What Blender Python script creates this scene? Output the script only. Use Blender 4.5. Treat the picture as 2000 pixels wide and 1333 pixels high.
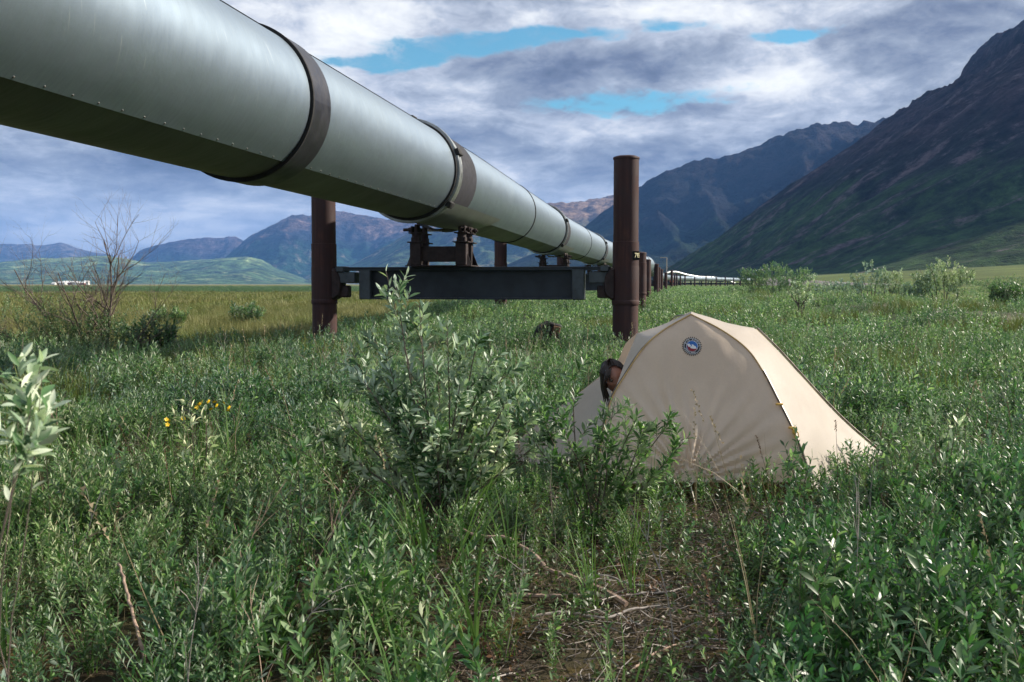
import bpy, math, random
import numpy as np
from mathutils import Vector, Matrix, noise as mn

for _o in list(bpy.data.objects):
    bpy.data.objects.remove(_o)
SC = bpy.context.scene
COL = SC.collection
R = math.radians
F = 1944.0                       # focal length of the photograph in its own pixels (35 mm lens)
EYE = 1.25
PITCH = math.atan(111.5 / F)

# ------------------------------------------------------------------ camera
cd = bpy.data.cameras.new('camera')
cam = bpy.data.objects.new('camera', cd)
COL.objects.link(cam)
cam.location = (0, 0, EYE)
cam.rotation_euler = (R(90) - PITCH, 0, 0)
cd.sensor_width = 36.0
cd.lens = 36.0 * F / 2000.0
cd.clip_start = 0.05
cd.clip_end = 60000
cd.dof.use_dof = True
cd.dof.focus_distance = 6.6
cd.dof.aperture_fstop = 9.0
SC.camera = cam

# ------------------------------------------------------------------ exposure and sampling
SC.view_settings.view_transform = 'Standard'
SC.view_settings.look = 'None'
SC.view_settings.gamma = 1
SC.view_settings.use_curve_mapping = False
SC.view_settings.exposure = 0.72
SC.cycles.use_denoising = True
SC.cycles.max_bounces = 6
SC.cycles.diffuse_bounces = 3
SC.cycles.glossy_bounces = 3
SC.cycles.transmission_bounces = 4
SC.cycles.volume_bounces = 0
SC.cycles.transparent_max_bounces = 6
SC.cycles.use_adaptive_sampling = True
SC.cycles.adaptive_threshold = 0.015
SC.cycles.sample_clamp_indirect = 4.0

# ------------------------------------------------------------------ sun
SUN_AZ, SUN_EL = R(73), R(30)      # azimuth clockwise from the view direction
sd = bpy.data.lights.new('sun', 'SUN')
sd.energy = 5.0
sd.angle = R(1.2)
sd.color = (1.0, 0.90, 0.78)
sun = bpy.data.objects.new('sun', sd)
COL.objects.link(sun)
_v = Vector((math.sin(SUN_AZ) * math.cos(SUN_EL), math.cos(SUN_AZ) * math.cos(SUN_EL), math.sin(SUN_EL)))
sun.rotation_euler = _v.to_track_quat('Z', 'Y').to_euler()
sun.location = (30, 10, 30)


# ------------------------------------------------------------------ node helper
class NT:
    def __init__(s, tree):
        s.t = tree
        s.n = tree.nodes
        s.l = tree.links
        s.n.clear()

    def new(s, typ, props=None, **ins):
        n = s.n.new(typ)
        for k, v in (props or {}).items():
            setattr(n, k, v)
        for k, v in ins.items():
            key = k.replace('_', ' ')
            sock = None
            if k[0] == 'i' and k[1:].isdigit():
                sock = n.inputs[int(k[1:])]
            else:
                sock = n.inputs[key]
            s.put(sock, v)
        return n

    def put(s, sock, v):
        if hasattr(v, 'is_output'):
            s.l.new(v, sock)
        elif hasattr(v, 'outputs'):
            s.l.new(v.outputs[0], sock)
        else:
            if isinstance(v, (tuple, list)) and len(v) == 3 and sock.type == 'RGBA':
                v = (*v, 1)
            sock.default_value = v

    def m(s, op, a, b=None, c=None, clamp=False):
        n = s.n.new('ShaderNodeMath')
        n.operation = op
        n.use_clamp = clamp
        for i, v in enumerate((a, b, c)):
            if v is not None:
                s.put(n.inputs[i], v)
        return n.outputs[0]

    def vm(s, op, a, b=None):
        n = s.n.new('ShaderNodeVectorMath')
        n.operation = op
        s.put(n.inputs[0], a)
        if b is not None:
            s.put(n.inputs[1], b)
        return n.outputs[0]

    def mix(s, f, a, b, blend='MIX'):
        n = s.n.new('ShaderNodeMix')
        n.data_type = 'RGBA'
        n.blend_type = blend
        s.put(n.inputs[0], f)
        s.put(n.inputs[6], a)
        s.put(n.inputs[7], b)
        return n.outputs[2]

    def noise(s, vec, scale, detail=4, rough=0.5, dist=0.0, out=0):
        n = s.n.new('ShaderNodeTexNoise')
        if vec is not None:
            s.put(n.inputs['Vector'], vec)
        n.inputs['Scale'].default_value = scale
        n.inputs['Detail'].default_value = detail
        n.inputs['Roughness'].default_value = rough
        n.inputs['Distortion'].default_value = dist
        return n.outputs[out]

    def step(s, x, a, b, lo=0.0, hi=1.0):
        n = s.n.new('ShaderNodeMapRange')
        n.interpolation_type = 'SMOOTHSTEP'
        s.put(n.inputs[0], x)
        for i, v in enumerate((a, b, lo, hi)):
            s.put(n.inputs[i + 1], v)
        return n.outputs[0]

    def ramp(s, x, stops):
        n = s.n.new('ShaderNodeValToRGB')
        e = n.color_ramp.elements
        while len(e) < len(stops):
            e.new(0.5)
        for el, (p, c) in zip(e, stops):
            el.position = p
            el.color = (*c, 1)
        s.put(n.inputs[0], x)
        return n.outputs[0]

    def xyz(s, v):
        n = s.n.new('ShaderNodeSeparateXYZ')
        s.put(n.inputs[0], v)
        return n.outputs

    def cxyz(s, x, y, z):
        n = s.n.new('ShaderNodeCombineXYZ')
        for i, v in enumerate((x, y, z)):
            s.put(n.inputs[i], v)
        return n.outputs[0]


# ------------------------------------------------------------------ sky: Nishita blue seen through broken stratocumulus
world = bpy.data.worlds.new('World')
SC.world = world
world.use_nodes = True
w = NT(world.node_tree)
sky = w.new('ShaderNodeTexSky', dict(sky_type='NISHITA', sun_disc=False, sun_elevation=SUN_EL, sun_rotation=SUN_AZ,
                                     altitude=900.0, air_density=1.0, dust_density=0.4, ozone_density=2.5))
tc = w.new('ShaderNodeTexCoord').outputs['Generated']
dx, dy, dz = w.xyz(tc)
zz = w.m('MAXIMUM', dz, 0.0)
root = w.m('SQRT', w.m('ADD', zz, 0.012))
dom = w.cxyz(w.m('MULTIPLY', dx, 2.7), w.m('MULTIPLY', dy, 2.7), w.m('MULTIPLY', root, 5.6))
warp = w.noise(dom, 2.2, 5, 0.6, 0.0, 1)
wx, wy, wz = w.xyz(w.vm('SUBTRACT', warp, (0.5, 0.5, 0.5)))
az = w.m('ADD', w.m('ARCTAN2', dx, dy), w.m('MULTIPLY', wx, 0.16))
el = w.m('ADD', w.m('ARCSINE', dz), w.m('MULTIPLY', wy, 0.045))
n1 = w.noise(dom, 1.5, 10, 0.55, 0.5)
n2 = w.noise(w.vm('ADD', dom, (7.3, 2.1, 4.4)), 3.8, 10, 0.60, 0.6)
n3 = w.noise(w.vm('ADD', dom, (1.3, 9.1, 2.4)), 10.0, 8, 0.65, 0.4)


def blob(px, py, rx, ry):
    a0 = math.atan((px - 1000) / F)
    e0 = (555 - py) / F
    u = w.m('DIVIDE', w.m('SUBTRACT', az, a0), rx / F)
    v = w.m('DIVIDE', w.m('SUBTRACT', el, e0), ry / F)
    q = w.m('ADD', w.m('MULTIPLY', u, u), w.m('MULTIPLY', v, v))
    return w.m('EXPONENT', w.m('MULTIPLY', q, -1.0))


def total(items):
    acc = None
    for k, b in items:
        t = w.m('MULTIPLY', blob(*b), k)
        acc = t if acc is None else w.m('ADD', acc, t)
    return acc


gap = total([(1.0, (905, 118, 190, 42)), (1.0, (1190, 208, 165, 27)), (0.95, (1500, 98, 140, 14)), (0.85, (1290, 76, 75, 15)),
             (0.5, (560, 22, 50, 12)), (0.75, (1060, 95, 150, 18)), (0.85, (740, 140, 120, 14)),
             (-0.9, (1150, 150, 230, 34)), (-0.5, (930, 150, 80, 12))])
lum = total([(-0.34, (1160, 152, 270, 32)), (-0.30, (1830, 110, 230, 95)), (-0.12, (1700, 30, 260, 30)), (-0.22, (930, 20, 190, 16)),
             (0.36, (690, 95, 170, 60)), (0.32, (1330, 62, 240, 26)), (0.14, (1570, 185, 190, 40)), (0.12, (720, 185, 150, 26)),
             (-0.16, (160, 330, 380, 45)), (-0.14, (1180, 300, 260, 26)), (-0.2, (1405, 218, 42, 14)), (0.14, (1200, 245, 250, 18)),
             (0.10, (330, 405, 300, 22)), (-0.10, (480, 350, 200, 20)), (0.12, (1500, 60, 120, 40)), (-0.14, (1330, 345, 200, 26)),
             (0.05, (200, 480, 500, 26)), (0.16, (1130, 385, 90, 12))])
# elsewhere in the sky the same clouds go on with gaps of their own
wild = w.step(w.noise(w.vm('ADD', dom, (3.7, 5.5, 8.8)), 1.3, 5, 0.55, 0.3), 0.60, 0.70)
wild = w.m('MULTIPLY', wild, w.step(el, 0.30, 0.42))
gapf = w.step(w.m('ADD', w.m('ADD', gap, w.m('MULTIPLY', w.m('SUBTRACT', n2, 0.5), 1.5)), w.m('MULTIPLY', w.m('SUBTRACT', n3, 0.5), 1.2)), 0.32, 0.80)
gapf = w.m('MULTIPLY', gapf, w.step(n3, 0.25, 0.55, 0.70, 0.97))
gapf = w.m('MAXIMUM', gapf, wild)
L = w.m('ADD', w.m('ADD', 0.615, lum), w.m('MULTIPLY', w.m('SUBTRACT', n1, 0.5), 1.15))
L = w.m('ADD', L, w.m('MULTIPLY', w.m('SUBTRACT', n2, 0.5), 0.95))
L = w.m('ADD', L, w.m('MULTIPLY', w.m('SUBTRACT', n3, 0.5), 0.60))
SKY = 0.10
ccol = w.ramp(L, [(0.05, (0.095, 0.115, 0.165)), (0.28, (0.18, 0.21, 0.29)), (0.48, (0.32, 0.36, 0.435)),
                  (0.66, (0.52, 0.56, 0.64)), (0.80, (0.76, 0.78, 0.81)), (1.0, (1.0, 1.0, 0.97))])
low = w.step(el, 0.13, 0.0)
ccol = w.mix(w.m('MULTIPLY', low, 0.62), ccol, (0.50, 0.58, 0.74))
ccol = w.vm('SCALE', ccol)
ccol.node.inputs['Scale'].default_value = 0.72 / SKY
blue = w.mix(1.0, sky, (0.55, 0.95, 0.86), 'MULTIPLY')
col = w.mix(gapf, ccol, blue)
# below the horizon (seen by nothing but bounced light) the dull ground tone
col = w.mix(w.step(dz, -0.01, -0.05), col, (0.5, 0.6, 0.5))
bg = w.new('ShaderNodeBackground', Color=col, Strength=SKY)
w.l.new(bg.outputs[0], w.new('ShaderNodeOutputWorld').inputs[0])


# ------------------------------------------------------------------ object helpers
def tag(o, label=None, cat=None, group=None, kind=None):
    if label: o['label'] = label
    if cat: o['category'] = cat
    if group: o['group'] = group
    if kind: o['kind'] = kind
    return o


def empty(name, loc=(0, 0, 0), rz=0.0):
    o = bpy.data.objects.new(name, None)
    COL.objects.link(o)
    o.location = loc
    o.rotation_euler = (0, 0, rz)
    o.empty_display_size = 0.1
    return o


class MB:
    """collects geometry, then becomes one mesh object"""
    def __init__(s):
        s.v = []
        s.f = []
        s.mi = []
        s.att = []

    def add(s, vs, fs, mi=0, att=None):
        b = len(s.v)
        s.v.extend([tuple(p) for p in vs])
        s.f.extend([tuple(b + i for i in f) for f in fs])
        s.mi.extend([mi] * len(fs))
        s.att.extend([att if att is not None else 0.5] * len(vs))
        return s

    def box(s, c, d, rz=0.0, bev=0.0, mi=0, mat=None):
        hx, hy, hz = d[0] / 2, d[1] / 2, d[2] / 2
        if bev > 0:
            b = bev
            pts = [(-hx + b, -hy, -1), (hx - b, -hy, -1), (hx, -hy + b, -1), (hx, hy - b, -1), (hx - b, hy, -1), (-hx + b, hy, -1), (-hx, hy - b, -1), (-hx, -hy + b, -1)]
            ins = [(x * (1 - b / hx), y * (1 - b / hy)) for x, y, _ in pts]
            vs = [(x, y, -hz) for x, y in ins] + [(x, y, -hz + b) for x, y, _ in pts] + [(x, y, hz - b) for x, y, _ in pts] + [(x, y, hz) for x, y in ins]
            fs = [tuple(range(7, -1, -1)), tuple(range(24, 32))]
            for k in range(3):
                for i in range(8):
                    j = (i + 1) % 8
                    fs.append((k * 8 + i, k * 8 + j, (k + 1) * 8 + j, (k + 1) * 8 + i))
        else:
            vs = [(-hx, -hy, -hz), (hx, -hy, -hz), (hx, hy, -hz), (-hx, hy, -hz), (-hx, -hy, hz), (hx, -hy, hz), (hx, hy, hz), (-hx, hy, hz)]
            fs = [(0, 3, 2, 1), (4, 5, 6, 7), (0, 1, 5, 4), (1, 2, 6, 5), (2, 3, 7, 6), (3, 0, 4, 7)]
        if mat is None:
            cs, sn = math.cos(rz), math.sin(rz)
            vs = [(c[0] + x * cs - y * sn, c[1] + x * sn + y * cs, c[2] + z) for x, y, z in vs]
        else:
            vs = [tuple(mat @ Vector((x + c[0], y + c[1], z + c[2]))) for x, y, z in vs]
        return s.add(vs, fs, mi)

    def lathe(s, prof, c=(0, 0, 0), n=32, mat=None, mi=0):
        vs, fs = [], []
        for r, z in prof:
            for i in range(n):
                a = 2 * math.pi * i / n
                vs.append((c[0] + r * math.cos(a), c[1] + r * math.sin(a), c[2] + z))
        for k in range(len(prof) - 1):
            for i in range(n):
                j = (i + 1) % n
                fs.append((k * n + i, k * n + j, (k + 1) * n + j, (k + 1) * n + i))
        fs.append(tuple(range(n - 1, -1, -1)))
        fs.append(tuple((len(prof) - 1) * n + i for i in range(n)))
        if mat is not None:
            vs = [tuple(mat @ Vector(p)) for p in vs]
        return s.add(vs, fs, mi)

    def tube(s, pts, rad, n=6, mi=0, att=None, cap=True):
        pts = [Vector(p) for p in pts]
        if not hasattr(rad, '__len__'):
            rad = [rad] * len(pts)
        vs, fs = [], []
        up = None
        for i, p in enumerate(pts):
            t = (pts[min(i + 1, len(pts) - 1)] - pts[max(i - 1, 0)])
            t = t.normalized() if t.length > 1e-9 else Vector((0, 0, 1))
            if up is None:
                up = t.orthogonal().normalized()
            up = (up - t * up.dot(t))
            up = up.normalized() if up.length > 1e-6 else t.orthogonal().normalized()
            sd_ = t.cross(up)
            for k in range(n):
                a = 2 * math.pi * k / n
                q = p + (up * math.cos(a) + sd_ * math.sin(a)) * rad[i]
                vs.append(tuple(q))
        for i in range(len(pts) - 1):
            for k in range(n):
                j = (k + 1) % n
                fs.append((i * n + k, i * n + j, (i + 1) * n + j, (i + 1) * n + k))
        if cap:
            fs.append(tuple(range(n - 1, -1, -1)))
            fs.append(tuple((len(pts) - 1) * n + k for k in range(n)))
        return s.add(vs, fs, mi, att)

    def mesh(s, name, mats, smooth=True):
        me = bpy.data.meshes.new(name)
        me.from_pydata(s.v, [], s.f)
        mats = mats if isinstance(mats, (list, tuple)) else [mats]
        for m_ in mats:
            me.materials.append(m_)
        if len(mats) > 1:
            me.polygons.foreach_set('material_index', s.mi)
        a = me.attributes.new('tint', 'FLOAT', 'POINT')
        a.data.foreach_set('value', s.att)
        me.polygons.foreach_set('use_smooth', [smooth] * len(s.f))
        if smooth:
            try:
                me.set_sharp_from_angle(angle=R(38))
            except Exception:
                pass
        me.update()
        return me

    def build(s, name, mats, parent=None, loc=None, smooth=True):
        o = bpy.data.objects.new(name, s.mesh(name, mats, smooth))
        COL.objects.link(o)
        if parent is not None:
            o.parent = parent
        if loc is not None:
            o.location = loc
        return o


def inst(name, me, parent=None, loc=(0, 0, 0), rot=(0, 0, 0), scl=None):
    o = bpy.data.objects.new(name, me)
    COL.objects.link(o)
    if parent is not None: o.parent = parent
    o.location = loc
    o.rotation_euler = rot
    if scl: o.scale = scl
    return o


def copy_tree(o, parent=None):
    c = o.copy()
    COL.objects.link(c)
    c.parent = parent
    for ch in list(o.children):
        copy_tree(ch, c)
    return c


def W(px, py, Y):
    """world point on the ray of the photograph's pixel at depth Y, used to work out real positions"""
    u, v = px - 1000, py - 666.5
    rx, ry, rz = u, F * math.cos(PITCH) - v * math.sin(PITCH), -F * math.sin(PITCH) - v * math.cos(PITCH)
    k = Y / ry
    return (rx * k, Y, EYE + rz * k)


def sstep(x, a, b):
    t = np.clip((x - a) / (b - a), 0, 1)
    return t * t * (3 - 2 * t)


# ------------------------------------------------------------------ materials
def mat(name):
    m_ = bpy.data.materials.new(name)
    m_.use_nodes = True
    n = NT(m_.node_tree)
    out = n.new('ShaderNodeOutputMaterial')
    return m_, n, out


def simple(name, col, rough=0.6, metal=0.0, var=0.25, scale=8.0, bump=0.0, bscale=40.0, spec=0.5, coord='Object'):
    m_, n, out = mat(name)
    tcn = n.new('ShaderNodeTexCoord').outputs[coord]
    f = n.noise(tcn, scale, 5, 0.6)
    lo = tuple(c * (1 - var) for c in col)
    hi = tuple(min(1, c * (1 + var)) for c in col)
    c = n.mix(n.step(f, 0.3, 0.7), lo, hi)
    p = n.new('ShaderNodeBsdfPrincipled', Base_Color=c, Roughness=rough, Metallic=metal, Specular_IOR_Level=spec)
    n.put(p.inputs['Roughness'], n.step(n.noise(tcn, scale * 2.3, 4), 0.3, 0.7, max(0, rough - 0.08), min(1, rough + 0.08)))
    if bump:
        b = n.new('ShaderNodeBump', Strength=1.0, Distance=bump, Height=n.noise(tcn, bscale, 4))
        n.l.new(b.outputs[0], p.inputs['Normal'])
    n.l.new(p.outputs[0], out.inputs[0])
    return m_


def metal_jacket(name, base=(0.265, 0.33, 0.385), rough=0.43, streak=1.0):
    """weathered galvanised sheet: metallic, brushed round the pipe, slightly dented. Coordinates: x around, y along (UV)"""
    m_, n, out = mat(name)
    uv = n.new('ShaderNodeUVMap', dict(uv_map='uv')).outputs[0]
    obj = n.new('ShaderNodeTexCoord').outputs['Object']
    u, v, _ = n.xyz(uv)
    fine = n.noise(n.cxyz(n.m('MULTIPLY', u, 1.3), n.m('MULTIPLY', v, 34.0), 0.0), 1.0, 5, 0.65)
    diag = n.noise(n.cxyz(n.m('MULTIPLY', n.m('ADD', u, n.m('MULTIPLY', v, 0.55)), 0.9), n.m('MULTIPLY', n.m('SUBTRACT', v, n.m('MULTIPLY', u, 0.35)), 20.0), 3.0), 1.0, 4, 0.7)
    grain = n.noise(obj, 220.0, 2, 0.7)
    blot = n.noise(obj, 1.1, 4, 0.55)
    t = n.m('ADD', n.m('MULTIPLY', n.m('SUBTRACT', fine, 0.5), 0.8 * streak), n.m('MULTIPLY', n.m('SUBTRACT', diag, 0.5), 0.6 * streak))
    t = n.m('ADD', t, n.m('MULTIPLY', n.m('SUBTRACT', grain, 0.5), 0.9))
    t = n.m('ADD', t, n.m('MULTIPLY', n.m('SUBTRACT', blot, 0.5), 1.0))
    t = n.m('ADD', t, 0.5, clamp=True)
    c = n.mix(t, tuple(k * 0.72 for k in base), tuple(min(1, k * 1.28) for k in base))
    scr = n.step(n.noise(n.cxyz(n.m('MULTIPLY', u, 2.2), n.m('MULTIPLY', n.m('ADD', v, n.m('MULTIPLY', u, 0.22)), 55.0), 7.0), 1.0, 2, 0.5), 0.69, 0.75)
    c = n.mix(n.m('MULTIPLY', scr, 0.45), c, (0.62, 0.66, 0.63))
    p = n.new('ShaderNodeBsdfPrincipled', Base_Color=c, Metallic=0.88)
    n.put(p.inputs['Roughness'], n.step(t, 0.1, 0.9, rough + 0.07, rough - 0.05))
    hgt = n.m('ADD', n.m('MULTIPLY', n.noise(obj, 1.7, 2, 0.5), 1.0), n.m('MULTIPLY', grain, 0.012))
    b = n.new('ShaderNodeBump', Strength=0.8, Distance=0.018, Height=hgt)
    n.l.new(b.outputs[0], p.inputs['Normal'])
    n.l.new(p.outputs[0], out.inputs[0])
    return m_


def rust_post(name):
    m_, n, out = mat(name)
    obj = n.new('ShaderNodeTexCoord').outputs['Object']
    x, y, z = n.xyz(obj)
    run = n.noise(n.cxyz(n.m('MULTIPLY', x, 14.0), n.m('MULTIPLY', y, 14.0), n.m('MULTIPLY', z, 0.9)), 1.0, 5, 0.6)
    blot = n.noise(obj, 3.0, 5, 0.6)
    t = n.m('ADD', n.m('MULTIPLY', run, 0.5), n.m('MULTIPLY', blot, 0.5))
    c = n.ramp(t, [(0.32, (0.024, 0.012, 0.012)), (0.5, (0.042, 0.019, 0.018)), (0.70, (0.088, 0.040, 0.031))])
    p = n.new('ShaderNodeBsdfPrincipled', Base_Color=c, Metallic=0.0, Specular_IOR_Level=0.35)
    n.put(p.inputs['Roughness'], n.step(blot, 0.3, 0.7, 0.62, 0.85))
    b = n.new('ShaderNodeBump', Strength=0.5, Distance=0.004, Height=n.noise(obj, 60.0, 4))
    n.l.new(b.outputs[0], p.inputs['Normal'])
    n.l.new(p.outputs[0], out.inputs[0])
    return m_


def leaf_mat(name, top, under, rough=0.5, trans=0.22, young=(0.26, 0.31, 0.20), dark=0.6):
    m_, n, out = mat(name)
    geo = n.new('ShaderNodeNewGeometry')
    rnd = n.new('ShaderNodeObjectInfo').outputs['Random']
    tint = n.new('ShaderNodeAttribute', dict(attribute_name='tint')).outputs['Fac']
    a = n.mix(tint, tuple(k * dark for k in top), tuple(min(1, k * 1.5) for k in top))
    a = n.mix(n.m('MULTIPLY', n.step(rnd, 0.55, 1.0), 0.35), a, (top[0] * 2.0, top[1] * 1.35, top[2] * 0.7))
    a = n.mix(n.step(tint, 0.80, 1.0), a, young)
    u_ = n.mix(tint, tuple(k * 0.75 for k in under), tuple(min(1, k * 1.2) for k in under))
    c = n.mix(geo.outputs['Backfacing'], a, u_)
    ps = n.new('ShaderNodeNewGeometry').outputs['Position']
    pa = n.step(n.noise(ps, 0.55, 4, 0.6), 0.36, 0.64)
    pb = n.step(n.noise(n.vm('ADD', ps, (31.0, 7.0, 0.0)), 0.22, 3, 0.6), 0.38, 0.62)
    kind_ = n.mix(pa, (0.52, 0.66, 0.74), (1.08, 1.10, 1.0))
    kind_ = n.mix(1.0, kind_, n.mix(pb, (1.0, 1.0, 1.0), (1.16, 1.06, 0.82)), 'MULTIPLY')
    c = n.mix(1.0, c, kind_, 'MULTIPLY')
    p = n.new('ShaderNodeBsdfPrincipled', Base_Color=c, Roughness=rough, Specular_IOR_Level=0.48)
    tr = n.new('ShaderNodeBsdfTranslucent', Color=n.mix(1.0, a, (1.5, 1.9, 0.7), 'MULTIPLY'))
    mx = n.new('ShaderNodeMixShader', i0=trans, i1=p, i2=tr)
    n.l.new(mx.outputs[0], out.inputs[0])
    return m_


def blade_mat(name, a, b, trans=0.25):
    m_, n, out = mat(name)
    rnd = n.new('ShaderNodeObjectInfo').outputs['Random']
    tint = n.new('ShaderNodeAttribute', dict(attribute_name='tint')).outputs['Fac']
    c = n.mix(n.m('MULTIPLY', n.m('ADD', tint, rnd), 0.5), a, b)
    p = n.new('ShaderNodeBsdfPrincipled', Base_Color=c, Roughness=0.55, Specular_IOR_Level=0.3)
    tr = n.new('ShaderNodeBsdfTranslucent', Color=c)
    mx = n.new('ShaderNodeMixShader', i0=trans, i1=p, i2=tr)
    n.l.new(mx.outputs[0], out.inputs[0])
    return m_


M = {}
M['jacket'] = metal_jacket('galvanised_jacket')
M['jacket_low'] = metal_jacket('galvanised_jacket_shaded_underside', (0.17, 0.175, 0.16), 0.5)  # same metal, darkened for the shade and dark ground reflection beneath
M['jacket_warm'] = metal_jacket('galvanised_sleeve', (0.27, 0.29, 0.28), 0.46)
M['band'] = simple('dark_joint_band', (0.030, 0.031, 0.038), 0.42, 0.3, 0.2, 3.0)
M['insul'] = simple('dark_insulation_collar', (0.016, 0.017, 0.024), 0.85, 0.0, 0.3, 5.0)
M['flange'] = simple('bright_flange_metal', (0.33, 0.35, 0.34), 0.4, 0.8, 0.25, 6.0)
M['gasket'] = simple('black_gasket', (0.012, 0.012, 0.012), 0.8)
M['rivet'] = simple('rivet_steel', (0.25, 0.24, 0.22), 0.45, 0.7)
M['rust'] = rust_post('weathered_rust_steel')
M['beam'] = simple('dark_painted_beam_steel', (0.019, 0.026, 0.034), 0.55, 0.2, 0.3, 2.5, 0.002, 50)
M['beam_light'] = simple('grey_beam_bracket_steel', (0.050, 0.062, 0.070), 0.55, 0.25, 0.3, 5.0)
M['shoe'] = simple('rusty_shoe_steel', (0.026, 0.014, 0.013), 0.7, 0.1, 0.45, 7.0, 0.003, 60)
M['rustplate'] = simple('streaked_white_plate', (0.42, 0.36, 0.32), 0.7, 0.0, 0.5, 30.0)
M['bark'] = simple('grey_brown_bark', (0.13, 0.10, 0.08), 0.85, 0.0, 0.4, 25.0, coord='Object')
M['bark_red'] = simple('reddish_twig_bark', (0.17, 0.095, 0.075), 0.8, 0.0, 0.35, 20.0)
M['bark_pale'] = simple('pale_dead_wood', (0.34, 0.24, 0.18), 0.8, 0.0, 0.35, 20.0, 0.002, 80)
M['bark_grey'] = simple('bleached_grey_wood', (0.30, 0.27, 0.24), 0.85, 0.0, 0.35, 20.0)
M['stem'] = simple('olive_willow_stem', (0.14, 0.12, 0.07), 0.7, 0.0, 0.35, 20.0)
M['willow'] = leaf_mat('willow_leaf', (0.044, 0.112, 0.032), (0.44, 0.50, 0.43), 0.42, 0.24, (0.30, 0.41, 0.25))
M['willow_broad'] = leaf_mat('broad_willow_leaf', (0.030, 0.098, 0.036), (0.34, 0.42, 0.36), 0.40, 0.24, (0.16, 0.25, 0.13))
M['willow_mid'] = leaf_mat('pale_willow_leaf', (0.056, 0.130, 0.042), (0.48, 0.56, 0.46), 0.45, 0.28, (0.44, 0.52, 0.36))
M['willow_silver'] = leaf_mat('silver_willow_leaf', (0.060, 0.135, 0.050), (0.76, 0.82, 0.72), 0.5, 0.12, (0.72, 0.76, 0.68))
M['herb'] = leaf_mat('low_herb_leaf', (0.045, 0.085, 0.028), (0.12, 0.15, 0.08), 0.45, 0.25, (0.14, 0.15, 0.05))
M['herb_red'] = leaf_mat('reddish_herb_leaf', (0.10, 0.050, 0.028), (0.16, 0.10, 0.06), 0.5, 0.2, (0.20, 0.10, 0.05))
M['grass'] = blade_mat('green_grass', (0.040, 0.110, 0.020), (0.14, 0.26, 0.055))
M['straw'] = blade_mat('dry_straw', (0.20, 0.16, 0.09), (0.38, 0.31, 0.19))
M['litter'] = blade_mat('dark_litter', (0.09, 0.065, 0.045), (0.24, 0.19, 0.135))
M['sedge'] = blade_mat('olive_sedge', (0.115, 0.145, 0.040), (0.28, 0.265, 0.105))
M['sedge_green'] = blade_mat('green_sedge', (0.08, 0.12, 0.026), (0.20, 0.24, 0.06))

# ------------------------------------------------------------------ ground
def vn(x, y, s, seed=0.0):
    """cheap smooth value noise, vectorised (sum of rotated sines)"""
    x = np.asarray(x, float); y = np.asarray(y, float)
    a = np.zeros(np.broadcast(x, y).shape)
    rr = random.Random(int(seed * 77) + 5)
    for k in range(7):
        th = rr.uniform(0, math.pi * 2)
        fr = rr.uniform(0.5, 2.1) / s
        a = a + np.sin((x * math.cos(th) + y * math.sin(th)) * fr * 2 * math.pi + rr.uniform(0, 6.28)) * rr.uniform(0.5, 1)
    return a / 3.2


def gz(x, y):
    x = np.asarray(x, float); y = np.asarray(y, float)
    r = np.hypot(x, y)
    z = 0.035 * vn(x, y, 2.4, 1) * (1 - sstep(r, 30, 60)) + 0.06 * vn(x, y, 9, 2)
    z = z + 0.055 * np.logaddexp(0, (x - 95) / 18.0) * 18.0 * sstep(r, 60, 160)
    t = np.exp(-(((x - 1.3) / 1.5) ** 2 + ((y - 6.7) / 1.7) ** 2))
    z = z * (1 - t) - 0.06 * t
    # low gravel pad the pipeline stands on
    lat = x - (-0.7 + 0.156 * (y - 17.9))
    z = z + 0.22 * sstep(y, 20, 34) * (1 - sstep(np.abs(lat - 3), 6, 11))
    z = z + 0.42 * np.exp(-((x - 14.2) / 3.6) ** 2) * sstep(y, 19, 27) * (1 - sstep(y, 60, 80))
    z = z * (1 - sstep(r, 2500, 4000))
    return z


def g1(x, y):
    return float(gz(x, y))


def soil_mask(x, y):
    """bare or thinly grown spots among the willows: 1 = bare"""
    m_ = np.exp(-(((x - 0.42) / 0.62) ** 2 + ((y - 3.80) / 0.66) ** 2) ** 1.5)
    m_ = np.maximum(m_, np.exp(-(((x - 0.1) / 0.55) ** 2 + ((y - 3.05) / 0.35) ** 2) ** 1.5))
    m_ = np.maximum(m_, 0.92 * np.exp(-(((x - 0.92) / 0.32) ** 2 + ((y - 5.0) / 0.60) ** 2) ** 1.5))
    m_ = np.maximum(m_, 0.9 * np.exp(-(((x - 1.9) / 0.42) ** 2 + ((y - 5.45) / 0.30) ** 2) ** 1.5))
    m_ = np.maximum(m_, 0.75 * np.exp(-(((x + 2.6) / 0.8) ** 2 + ((y - 6.9) / 0.3) ** 2) ** 1.5))
    m_ = np.maximum(m_, np.exp(-(((x - 0.26) / 0.40) ** 2 + ((y - 2.75) / 0.60) ** 2) ** 1.5))
    return m_


def meadow_mask(x, y):
    """open sedge meadow to the left of the pipeline"""
    edge = -3.9 + 0.045 * (y - 18) + 0.6 * vn(x, y, 7, 5)
    m_ = sstep(edge - x, -0.4, 0.6) * sstep(y + 0.8 * vn(x, y, 5, 6), 16.6, 18.0)
    return m_


def track_mask(x, y):
    c = 13.6 - 0.012 * (y - 30) + 0.5 * np.sin(y * 0.15)
    return (0.45 + 0.5 * sstep(vn(x, y, 3.5, 77), -0.3, 0.4)) * (1 - sstep(np.abs(x - c), 0.5, 1.6)) * sstep(y, 17, 20) * (1 - sstep(y, 56, 75))


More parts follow.
